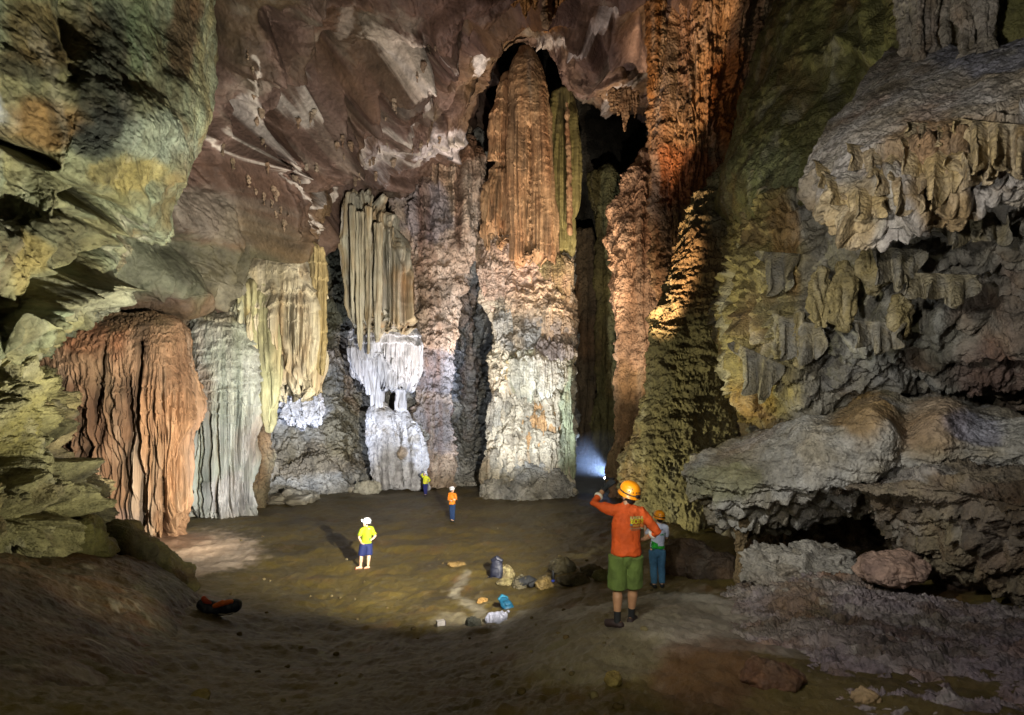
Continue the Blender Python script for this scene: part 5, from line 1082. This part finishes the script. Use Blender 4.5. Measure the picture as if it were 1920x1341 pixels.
print_on(shirt, 'JUNGLE', .135, 1.335, .165, plain('print_pale', (206, 206, 130), .8), man, .005, bold=.02)
print_on(shirt, 'BOSS', .14, 1.283, .165, plain('print_yellow', (226, 214, 40), .8), man, .005, bold=.03)
panel_on(shirt, 'print', .05, .078, 1.262, 1.285, plain('print_blue', (50, 110, 140), .8), man, .004, n=4)
panel_on(shirt, 'print', .045, .215, 1.222, 1.230, plain('print_grey', (130, 140, 110), .8), man, .004, n=6)
panel_on(shirt, 'print', .06, .205, 1.205, 1.211, plain('print_grey', (110, 110, 84), .8), man, .004, n=6)
panel_on(shirt, 'print', .082, .19, 1.250, 1.268, plain('print_ochre', (206, 150, 60), .8), man, .004, n=6)
# torch in the gloved hand
tb = V3(J['tipL'])+V3((-.02, .05, .02)); td = V3((-.55, .80, -.02)).normalized()
bm = bmesh.new(); q = td.to_track_quat('Z', 'Y').to_matrix().to_4x4()
bmesh.ops.create_cone(bm, cap_ends=True, segments=20, radius1=.014, radius2=.014, depth=.11, matrix=Matrix.Translation(tb)@q)
bmesh.ops.create_cone(bm, cap_ends=True, segments=20, radius1=.015, radius2=.024, depth=.04, matrix=Matrix.Translation(tb+td*.07)@q)
torch = raw('torch', bm, M_BLACK, None, False); torch.location = (x0, y0, z0); tag(torch, 'small black torch held in the gloved hand of the man in orange', 'torch')
bm = bmesh.new(); bmesh.ops.create_cone(bm, cap_ends=True, segments=20, radius1=.020, radius2=.020, depth=.006, matrix=Matrix.Translation(tb+td*.093)@q); raw('lens', bm, M_GLINT, torch, False)
TORCH = V3((x0, y0, z0))+tb+td*.13

# ---- the woman beyond him
x1, y1, _ = W(1231, 1104, 11.4); z1 = ground(x1, y1)
zw = CZ+(HY-1104)/F*11.4
m_white = plain('white_jersey', (214, 218, 236), .75, bump=.002, bf=50, var=.06)
m_jean = plain('blue_denim', (70, 116, 148), .85, bump=.002, bf=90, var=.2)
J2 = dict(head=(.055, 0, 1.475), neck=(.06, 0, 1.37), shL=(-.09, .02, 1.29), shR=(.20, -.0, 1.29), elL=(-.20, .10, 1.08), wrL=(-.17, .28, 1.22), tipL=(-.14, .33, 1.33), palmL=(.8, .3, 0),
          elR=(.24, .10, 1.04), wrR=(.12, .27, 1.08), tipR=(.02, .31, 1.11), palmR=(-.2, -.9, 0), hipL=(-.07, 0, .80), hipR=(.10, 0, .80), kneeL=(-.06, .02, .44), kneeR=(.115, .03, .44),
          ankL=(-.05, 0, .09), ankR=(.125, .03, .09), toeL=(-.07, .14, .03), toeR=(.15, .16, .03))
wom, shirt2, body2, B2 = person(J2, (x1, y1, max(z1, zw-.02)), 'woman seen from behind in a white and green jersey, blue jeans and an orange helmet',
    dict(face=(-.35, .9, .08), shirt=m_white, pants=m_jean, shoes=M_DARK, helmet=M_PLASTIC_OR, sleeve=dict(L=.75, R=.75), leg=1.95, hem=(.015, 0, .86), waist=.158, bulk=.93, voxel=.009, skin=M_SKIN_PALE, k=.96))
bpy.context.view_layer.update()
m_gr = plain('green_print', (30, 160, 60), .8); m_gr2 = plain('green_hem', (40, 180, 50), .8, var=.35, bf=60)
print_on(shirt2, 'ORCT', .115, 1.135, .15, m_gr, wom, .004, bold=.04)
panel_on(shirt2, 'hem_band', -.125, .155, .84, .915, m_gr2, wom, .004, n=16)
panel_on(shirt2, 'side_panel', -.135, .0, .915, 1.02, m_gr2, wom, .004, n=12, shear=-.4)
panel_on(shirt2, 'stripe', .0, .16, .945, .955, plain('white_stripe', (244, 246, 250), .7), wom, .005, n=12, shear=.45)
panel_on(shirt2, 'collar_mark', .06, .12, 1.245, 1.26, M_DARK, wom, .004, n=6)

# ---- man in the yellow green shirt with a lit headlamp
x2, y2, _ = W(686, 1066, 17.7); z2 = ground(x2, y2)
J3 = dict(head=(.02, -.01, 1.50), neck=(.02, 0, 1.38), shL=(-.10, -.10, 1.31), shR=(.155, .10, 1.31), elL=(-.17, -.20, 1.08), wrL=(-.13, -.12, .90), tipL=(-.10, -.08, .84), palmL=(.6, .6, 0),
          elR=(.30, .06, 1.06), wrR=(.13, -.05, .90), tipR=(.04, -.09, .87), palmR=(-.3, .7, -.2), hipL=(-.07, -.05, .82), hipR=(.09, .06, .82), kneeL=(-.13, -.05, .45), kneeR=(.10, .0, .45),
          ankL=(-.17, -.03, .08), ankR=(.07, -.0, .08), toeL=(-.29, -.08, .035), toeR=(-.02, -.10, .035))
p3, shirt3, b3, B3 = person(J3, (x2, y2, z2), 'man in bright lime shirt and navy shorts with headlamp lit and hand on hip',
    dict(face=(-.80, -.52, .25), shirt=plain('lime_cloth', (160, 182, 16), .75, var=.08), pants=plain('navy_cloth', (18, 32, 84), .8), shoes=plain('brown_sandal', (120, 60, 40), .7), sandals=True, helmet=M_PLASTIC_WH,
         sleeve=dict(L=.75, R=.8), leg=.98, legw=1.1, lit=True, spots=False, skin=M_SKIN_PALE, voxel=.010, k=1.0, hem=(.02, 0, .86)))
bm = bmesh.new(); loft(bm, [(.135, .0, .93), (.15, .02, 1.02), (.155, .03, 1.12)], [(.03, .10), (.028, .10), (.02, .07)]); skin('side_panel', bm, .012, plain('dark_green_cloth', (20, 110, 60), .8), p3, 2)
# ---- man in orange, arms crossed, farther out
x3, y3, _ = W(848, 978, 26.0); z3 = ground(x3, y3)
J4 = dict(head=(.0, 0, 1.55), neck=(.0, 0, 1.43), shL=(-.14, .06, 1.36), shR=(.14, -.06, 1.36), elL=(-.17, -.06, 1.10), wrL=(.02, -.17, 1.10), tipL=(.10, -.18, 1.13), palmL=(0, 1, 0),
          elR=(.22, -.12, 1.12), wrR=(.04, -.20, 1.06), tipR=(-.05, -.19, 1.08), palmR=(0, 1, 0), hipL=(-.07, .02, .85), hipR=(.07, -.02, .85), kneeL=(-.05, .02, .46), kneeR=(.06, -.02, .46),
          ankL=(-.04, .04, .09), ankR=(.05, -.02, .09), toeL=(-.02, -.10, .03), toeR=(.12, -.14, .03))
person(J4, (x3, y3, z3), 'man in orange jacket, dark blue trousers and white helmet with folded arms',
    dict(face=(.75, -.55, .2), shirt=plain('amber_cloth', (226, 130, 20), .8), pants=plain('indigo_cloth', (24, 52, 92), .85), shoes=M_DARK, helmet=M_PLASTIC_WH, sleeve=dict(L=1.9, R=1.9), leg=1.9, spots=False, skin=M_SKIN_PALE, voxel=.014))
# ---- farthest man, arm raised, near the wall
x4, y4, _ = W(797, 925, 35.0); z4 = ground(x4, y4)
J5 = dict(head=(.0, 0, 1.46), neck=(.02, 0, 1.33), shL=(-.13, .03, 1.26), shR=(.17, -.03, 1.24), elL=(-.24, -.05, 1.38), wrL=(-.12, -.12, 1.50), tipL=(-.04, -.12, 1.56), palmL=(1, 0, 0),
          elR=(.33, -.05, 1.05), wrR=(.22, -.16, .94), tipR=(.14, -.18, .92), palmR=(-1, 0, 0), hipL=(-.05, 0, .80), hipR=(.10, 0, .80), kneeL=(-.03, -.02, .44), kneeR=(.09, 0, .44),
          ankL=(.0, 0, .09), ankR=(.05, .02, .09), toeL=(-.02, -.14, .03), toeR=(.07, -.12, .03))
person(J5, (x4, y4, z4), 'farthest man, in pale yellow shirt and blue trousers, one arm raised',
    dict(face=(-.3, -.9, .2), shirt=plain('yellow_cloth', (236, 240, 60), .8), pants=plain('blue_cloth', (34, 40, 110), .85), shoes=M_DARK, helmet=M_PLASTIC_WH, sleeve=dict(L=1.8, R=1.8), leg=1.9, spots=False, skin=M_SKIN_PALE, voxel=.016))

# ------------------------------------------------------------------ bags and litter on the floor
def rucksack(px, py, h, mat, mat2, label, lie=0.0, rz=0.0, D=None):
    x, y, z = on_floor(px, py); z = ground(x, y)
    r = empty('rucksack', (x, y, z-.02), rz, label=label, cat='rucksack'); r.rotation_euler = (lie, 0, rz)
    bm = bmesh.new(); loft(bm, [(0, 0, .08*h), (0, 0, .35*h), (0, .0, .7*h), (0, .02*h, .9*h)], [(.30*h, .17*h), (.33*h, .20*h), (.29*h, .18*h), (.2*h, .12*h)], n=18); skin('sack', bm, .015, mat, r, 3, .016, 7)
    bm = bmesh.new(); loft(bm, [(0, -.19*h, .16*h), (0, -.22*h, .32*h), (0, -.18*h, .45*h)], [(.2*h, .06*h), (.22*h, .07*h), (.19*h, .05*h)], n=16); skin('pocket', bm, .012, mat, r, 2, .01, 9)
    bm = bmesh.new(); loft(bm, [(-.22*h, -.02*h, .84*h), (0, -.06*h, .96*h), (.22*h, -.02*h, .84*h)], [.10*h, .13*h, .10*h]); skin('lid', bm, .012, mat2, r, 2, .012, 8)
    for s in (-1, 1):
        bm = bmesh.new(); loft(bm, [(s*.14*h, .17*h, .78*h), (s*.2*h, .27*h, .5*h), (s*.24*h, .18*h, .12*h), (s*.42*h, .0, .02*h)], [.028*h]*4, n=8); raw('shoulder_strap', bm, M_BLACK, r)
    bm = bmesh.new(); loft(bm, [(-.05*h, .02, .98*h), (0, .02, 1.06*h), (.05*h, .02, .98*h)], [.014*h]*3, n=8); raw('handle', bm, M_BLACK, r)
    return r
rucksack(930, 1086, .62, plain('navy_nylon', (16, 20, 38), .6, var=.2), plain('black_nylon', (24, 26, 40), .55), 'dark navy rucksack leaning upright against a pale rock on the cave floor', -.2, -.3)
rucksack(955, 1147, .42, plain('teal_nylon', (10, 78, 106), .6, var=.2), plain('teal_lid', (12, 92, 116), .55), 'teal rucksack slumped on the ground left of the men', -1.15, .5)
x, y, z = on_floor(410, 1156); z = ground(x, y)
duf = empty('duffel_bag', (x, y, z), .15, label='black duffel bag with orange trim lying open on the mud at the left', cat='bag')
bm = bmesh.new(); loft(bm, [(-.30, .02, .22), (-.22, 0, .15), (0, 0, .12), (.22, 0, .15), (.33, 0, .17)], [(.12, .13), (.15, .15), (.13, .13), (.16, .16), (.13, .12)], n=18); skin('sack', bm, .014, plain('black_nylon', (30, 34, 56), .6), duf, 3, .02, 7)
bm = bmesh.new(); loft(bm, [(-.02, -.12, .22), (.12, -.12, .27), (.28, -.11, .29)], [(.05, .05), (.06, .06), (.04, .04)]); skin('trim', bm, .01, plain('orange_nylon', (220, 104, 40), .6), duf, 2, .006, 12)
bm = bmesh.new(); loft(bm, [(-.26, -.05, .36), (-.22, -.08, .32), (-.13, -.08, .27)], [(.05, .05), (.06, .05), (.03, .03)]); skin('flap', bm, .01, plain('red_nylon', (190, 70, 40), .6), duf, 2, .006, 12)
bm = bmesh.new(); loft(bm, [(.06, -.15, .06), (.2, -.17, .05), (.33, -.14, .07)], [.012]*3, n=8); raw('piping', bm, plain('grey_piping', (150, 140, 130), .7), duf)
x, y, z = on_floor(929, 1170); z = ground(x, y)
pb = empty('plastic_bag', (x, y, z-.01), 0, label='crumpled white plastic bag lying below the teal rucksack', cat='bag')
bm = bmesh.new(); ball(bm, (-.03, 0, .10), (.16, .13, .12)); ball(bm, (.13, .05, .13), (.12, .10, .10)); ball(bm, (-.12, -.03, .08), (.09, .09, .09)); skin('film', bm, .012, plain('white_film', (176, 178, 196), .35, var=.1), pb, 1, .045, 9)
bm = bmesh.new(); loft(bm, [(.2, .06, .18), (.24, .07, .24), (.27, .05, .22)], [.03, .014, .03]); skin('knot', bm, .007, plain('white_film', (176, 178, 196), .35), pb, 1, .01, 20)
x, y, z = on_floor(826, 1181); z = ground(x, y)
bx = empty('carton', (x, y, z), .4, label='small white carton with a dark end lying on the mud left of the plastic bag', cat='box')
bm = bmesh.new(); bmesh.ops.create_cube(bm, size=1, matrix=Matrix.Translation((0, 0, .05))@Matrix.Diagonal((.17, .13, .10, 1))); raw('case', bm, plain('white_card', (190, 184, 178), .6), bx, False, .008)
bm = bmesh.new(); bmesh.ops.create_cube(bm, size=1, matrix=Matrix.Translation((.088, 0, .05))@Matrix.Diagonal((.012, .134, .104, 1))); raw('end_flap', bm, plain('purple_card', (50, 30, 60), .6), bx, False, .003)
x, y, z = on_floor(1037, 1094); z = ground(x, y)
bt = empty('water_bottle', (x, y, z), 0, label='dark water bottle with a blue base standing by the low rocks', cat='bottle')
bm = bmesh.new(); loft(bm, [(0, 0, .06), (0, 0, .2), (0, 0, .26), (0, 0, .30)], [.045, .045, .03, .018]); raw('flask', bm, M_BLACK, bt)
bm = bmesh.new(); loft(bm, [(0, 0, .015), (0, 0, .05)], [.047, .047], cap=2); raw('base', bm, plain('blue_plastic', (50, 70, 170), .4), bt)
for i, (px, py, s, lab) in enumerate(((992, 1100, .22, 'dark shoulder bag heaped on the ground beside the round yellow stone'), (1003, 1104, .13, 'little black pouch lying between the shoulder bag and the yellow stone'))):
    x, y, z = on_floor(px, py); z = ground(x, y)
    r = empty('bag', (x, y, z), .3*i, label=lab, cat='bag')
    bm = bmesh.new(); loft(bm, [(-s, 0, s*.5), (0, 0, s*.65), (s, 0, s*.4)], [s*.5, s*.7, s*.4]); skin('pouch', bm, .012, M_DARK, r, 2, .015, 9)
    bm = bmesh.new(); loft(bm, [(-s, 0, s*.6), (-s*.3, -s*.3, s*1.3), (s*.6, 0, s*.9)], [.012]*3, n=8); raw('strap', bm, M_BLACK, r)

# ------------------------------------------------------------------ stones and low outcrops on the floor
ST = {'pal': [(110, 100, 62), (146, 134, 88), (96, 82, 52)], 'f': 2.5}
SR = [('fbm', .10, 1.6, {'o': 5}), ('bil', .08, 2.6, {'o': 4}), ('rid', .05, 4)]
def sc(rec, k): return [(r[0], r[1]*k, (r[2]/k if not hasattr(r[2], '__len__') else r[2]))+tuple(r[3:]) for r in rec]
def stone(px, py, sx, sy, sz, label, cs=ST, name='rock', mat=None, sub=5, rz=0.0, group=None, lift=.45, D=None):
    x, y, z = W(px, py, D) if D else on_floor(px, py); z = ground(x, y)
    return boulder(name, (x, y, z+sz*lift), (sx, sy, sz), sc(SR, max(sx, sz)*1.4), cs, mat or M_NEAR, sub=sub, rz=rz, label=label, cat='rock', group=group)
stone(950, 1083, .24, .24, .26, 'pale pitted rock holding up the navy rucksack', {'pal': [(150, 140, 96), (120, 106, 70), (90, 78, 50)], 'f': 4})
stone(958, 1097, .42, .3, .09, 'low crusty rock shelf just below the pale pitted rock')
stone(982, 1100, .30, .26, .2, 'dark rounded rock left of the shoulder bag', {'pal': [(66, 60, 44), (90, 82, 58)], 'f': 3})
stone(1021, 1106, .24, .22, .2, 'round yellow brown stone between the pouch and the water bottle', {'pal': [(120, 100, 50), (146, 120, 66)], 'f': 2})
stone(1055, 1074, .38, .36, .32, 'tall mossy rock with a dark cleft behind the water bottle', {'pal': [(48, 42, 26), (78, 70, 42), (58, 50, 30)], 'f': 2})
stone(1080, 1094, .5, .35, .13, 'long low rock sloping down in front of the tall mossy rock', {'pal': [(62, 54, 32), (84, 76, 46)], 'f': 2})
stone(1110, 1074, .34, .34, .2, 'dark rock right of the tall mossy rock', {'pal': [(60, 52, 34), (96, 86, 54)], 'f': 2})
stone(1132, 1086, .3, .28, .16, 'greenish rock beside the man in green shorts', {'pal': [(96, 92, 50), (130, 124, 76)], 'f': 2})
stone(905, 1128, .18, .16, .08, 'ochre stone half sunk in the mud left of the teal rucksack', {'pal': [(130, 96, 44), (150, 116, 60)], 'f': 3})
stone(887, 1176, .17, .14, .12, 'dark wet stone beside the plastic bag', {'pal': [(50, 54, 46), (80, 82, 70)], 'f': 3})
stone(855, 1066, .34, .2, .08, 'flat ochre stone on the mud above the pale stains', {'pal': [(120, 96, 50), (140, 112, 62)], 'f': 3})
stone(1292, 1090, .7, .6, .55, 'dark brown boulder in the shade right of the woman', {'pal': [(70, 52, 34), (92, 70, 48)], 'f': 1}, D=12.8)
stone(1336, 1105, .6, .5, .42, 'second dark boulder in the shade, beside the thin pillar', {'pal': [(64, 48, 32), (84, 66, 44)], 'f': 1}, D=11.6)
stone(1445, 1290, .26, .2, .13, 'rusty brown clod lying on the dark earth at the bottom right', {'pal': [(84, 54, 30), (104, 70, 38)], 'f': 3}, lift=.2)
stone(1624, 1325, .10, .09, .07, 'small yellowish stone at the bottom edge below the scaly slope', {'pal': [(150, 124, 84), (170, 146, 104)], 'f': 6}, mat=M_SAND)
stone(1150, 1285, .07, .09, .07, 'small yellow angular stone on the ground below the man in green shorts', {'pal': [(140, 124, 70), (120, 100, 56)], 'f': 6}, mat=M_SAND)
stone(377, 1310, .085, .07, .05, 'single pale stone on the dark mud at the bottom left', {'pal': [(130, 112, 66), (150, 132, 84)], 'f': 6}, mat=M_SAND)
stump = stone(690, 925, .9, .7, .55, 'pale flat topped stump standing alone on the far floor', {'pal': [(186, 180, 158), (206, 202, 184)], 'f': 1.5}, lift=.6)
stone(664, 922, .55, .5, .3, 'low white mound left of the flat topped stump', {'pal': [(190, 184, 170), (160, 148, 120)], 'f': 1.5})
stone(545, 942, 1.9, 1.3, .40, 'broad low grey mound on the far floor in front of the white flowstone', {'pal': [(120, 112, 92), (146, 138, 116)], 'f': .8})
stone(600, 905, 1.6, 1.3, 1.3, 'brown hummock against the far wall left of the flat topped stump', {'pal': [(96, 84, 60), (120, 106, 78)], 'f': .8})
stone(512, 920, 1.2, 1.0, 1.2, 'fluted brown hummock at the foot of the cream curtain', {'pal': [(104, 88, 60), (130, 116, 84)], 'f': .8})
stone(850, 888, 1.3, .8, .8, 'warm tan flowstone hummock by the farthest man', {'pal': [(200, 150, 106), (216, 180, 140)], 'f': 1})
random.seed(21)
for i in range(64):                                   # loose pebbles about the floor
    px = random.uniform(430, 1240); py = random.uniform(985, 1330)
    x, y, z = on_floor(px, py)
    if abs(x-x0) < .35 and abs(y-y0) < .4: continue
    s = random.uniform(.02, .05)*(1.0 if y < 9 else 1.3)
    z = ground(x, y)
    boulder('pebble', (x, y, z+s*.3), (s, s*random.uniform(.7, 1), s*random.uniform(.5, .8)), [('fbm', s*.3, 1.2/s, {'o': 2})], {'pal': [(110, 98, 62), (140, 126, 90)] if i % 3 == 0 else [(80, 70, 42), (104, 86, 52)], 'f': 5}, M_SAND, sub=2, rz=i,
            label='small loose pebble scattered on the muddy cave floor', cat='pebble', group='pebbles scattered on the cave floor')
# ------------------------------------------------------------------ camera
cam = bpy.data.cameras.new('camera'); cam.sensor_width = 36; cam.lens = F/1920*36; cam.shift_y = (HY-670.5)/1920; cam.clip_end = 400; cam.clip_start = .05
co = bpy.data.objects.new('camera', cam); COL.objects.link(co); co.location = (0, 0, CZ); co.rotation_euler = (math.pi/2, 0, 0); SC.camera = co

def spot(loc, to, W_, col, deg=60, blend=.6, rad=.15):
    l = bpy.data.lights.new('lamp', 'SPOT'); l.energy = W_; l.color = tuple(lin(col)/max(lin(col))); l.spot_size = math.radians(deg); l.spot_blend = blend; l.shadow_soft_size = rad
    o = bpy.data.objects.new('lamp', l); COL.objects.link(o); o.location = loc
    d = Vector(to)-Vector(loc); o.rotation_euler = d.to_track_quat('-Z', 'Y').to_euler(); return o

w = bpy.data.worlds.new('World'); SC.world = w; w.use_nodes = True
bg = w.node_tree.nodes['Background']; bg.inputs[0].default_value = (.75, .8, .7, 1); bg.inputs[1].default_value = .005

WARM = (255, 232, 206); COOL = (222, 232, 255); NEUT = (255, 248, 236); ORNG = (255, 214, 168); YELG = (246, 244, 200)
# torch in the hand of the man in front lights the chamber
spot(TORCH, W(640, 660, 36), 31000, NEUT, 88, .9, .03)
spot(TORCH+V3((0, 0, .05)), (-4.6, 21, .4), 12000, NEUT, 54, .8, .03)  # second spot added at the torch to brighten floor and men's shadows
# unseen spots added to light each formation, as hand torches would
spot((-8.0, 17.4, 1.5), W(225, 840, 22), 4200, WARM, 84, .8)
spot((-2.6, 20.5, .6), W(530, 620, 29), 13000, (255, 248, 222), 44, .7)
spot((-7.4, 19, .6), W(420, 810, 28), 6800, (216, 230, 255), 50, .7)
spot((-4.5, 30, .8), W(725, 690, 37), 4200, (226, 235, 255), 60, .7)
spot((-3.0, 31, .8), W(830, 790, 39), 5000, (218, 230, 255), 60, .8)
spot((-9.5, 27, .8), W(580, 780, 36), 9500, (222, 232, 255), 66, .7)
spot((-3.5, 30, .8), W(850, 480, 38), 11000, (255, 240, 228), 60, .7)
spot((-.5, 24, .7), W(985, 700, 36), 18000, (232, 240, 255), 60, .7)
spot((6.0, 27, 2.5), W(990, 260, 36), 26000, WARM, 40, .7)
spot((3.5, 17, 4.0), W(1335, 30, 27), 25000, ORNG, 24, .6)
spot((3.5, 22, 1.5), W(1190, 520, 33), 11500, WARM, 50, .7)
spot((6, 22, 1.5), W(560, 200, 27), 32000, (255, 242, 230), 80, .8)
spot((-4.0, 20, 1.5), W(1060, 90, 29), 12000, (255, 236, 232), 50, .8)
spot((0, 9.5, 2.0), W(240, 270, 12), 10500, (250, 248, 226), 80, .8)
spot((-1.5, 8.5, 1.6), W(80, 800, 9), 1500, (246, 242, 206), 60, .8)
spot((-1.5, 16.5, .7), W(1280, 830, 20), 4200, YELG, 60, .8)
spot((1.2, 12, 3.0), W(1420, 560, 12), 1500, (250, 246, 205), 60, .8)
spot((.8, 3, 6.6), W(1700, 330, 8), 1350, (250, 246, 238), 70, .9)
spot((-.5, 4.5, 7.0), W(1520, 870, 10), 1700, (244, 246, 248), 60, .9)
spot((.2, 2.5, 6.4), W(1560, 1180, 6), 520, (240, 236, 250), 62, .9)
spot((-1.2, 1.2, 6.2), W(1235, 1120, 7.5), 860, (250, 248, 226), 38, 1.0)
spot(W(1152, 896, 35.5), W(1078, 850, 37.0), 4200, (176, 204, 255), 62, .9)  # blue spot added in the passage, stands in for the front man's beam
spot((-2.5, 17, 2.0), W(470, 130, 23), 6500, (255, 238, 222), 70, .9)
spot((0, 5, 4.2), W(1620, 560, 9), 560, (240, 240, 236), 70, .9)
# damp mist in the low passage catches the added blue spot
bm = bmesh.new(); bmesh.ops.create_uvsphere(bm, u_segments=24, v_segments=14, radius=1, matrix=Matrix.Translation((6.3, 36.2, 1.5))@Matrix.Diagonal((3.4, 3.2, 2.9, 1)))
mm = bpy.data.materials.new('mist'); mm.use_nodes = True; nt = mm.node_tree; nt.nodes.clear()
ov = nt.nodes.new('ShaderNodeOutputMaterial'); pv = nt.nodes.new('ShaderNodeVolumePrincipled'); pv.inputs['Color'].default_value = (.8, .86, .95, 1); pv.inputs['Density'].default_value = .05
tc = nt.nodes.new('ShaderNodeTexCoord'); vm = nt.nodes.new('ShaderNodeVectorMath'); vm.operation = 'DISTANCE'; vm.inputs[1].default_value = (.5, .5, .5)
nt.links.new(tc.outputs['Generated'], vm.inputs[0])
fall = nt.nodes.new('ShaderNodeMapRange'); fall.inputs['From Min'].default_value = .5; fall.inputs['From Max'].default_value = .05; fall.inputs['To Min'].default_value = 0; fall.inputs['To Max'].default_value = .13
nt.links.new(vm.outputs['Value'], fall.inputs['Value']); nt.links.new(fall.outputs[0], pv.inputs['Density'])
nt.links.new(pv.outputs[0], ov.inputs['Volume'])
mo = raw('mist', bm, mm, None); mo['kind'] = 'stuff'
spot((-.3, -1.0, 7.2), (-1.2, 8.0, 1.2), 480, (246, 240, 200), 84, 1.0)  # fill added behind the camera to lift the dark foreground
SC.render.engine = 'CYCLES'
cy = SC.cycles; cy.use_denoising = True; cy.max_bounces = 4; cy.diffuse_bounces = 2; cy.glossy_bounces = 2; cy.sample_clamp_indirect = 4
SC.view_settings.view_transform = 'Standard'; SC.view_settings.look = 'None'; SC.view_settings.exposure = 0; SC.view_settings.gamma = 1
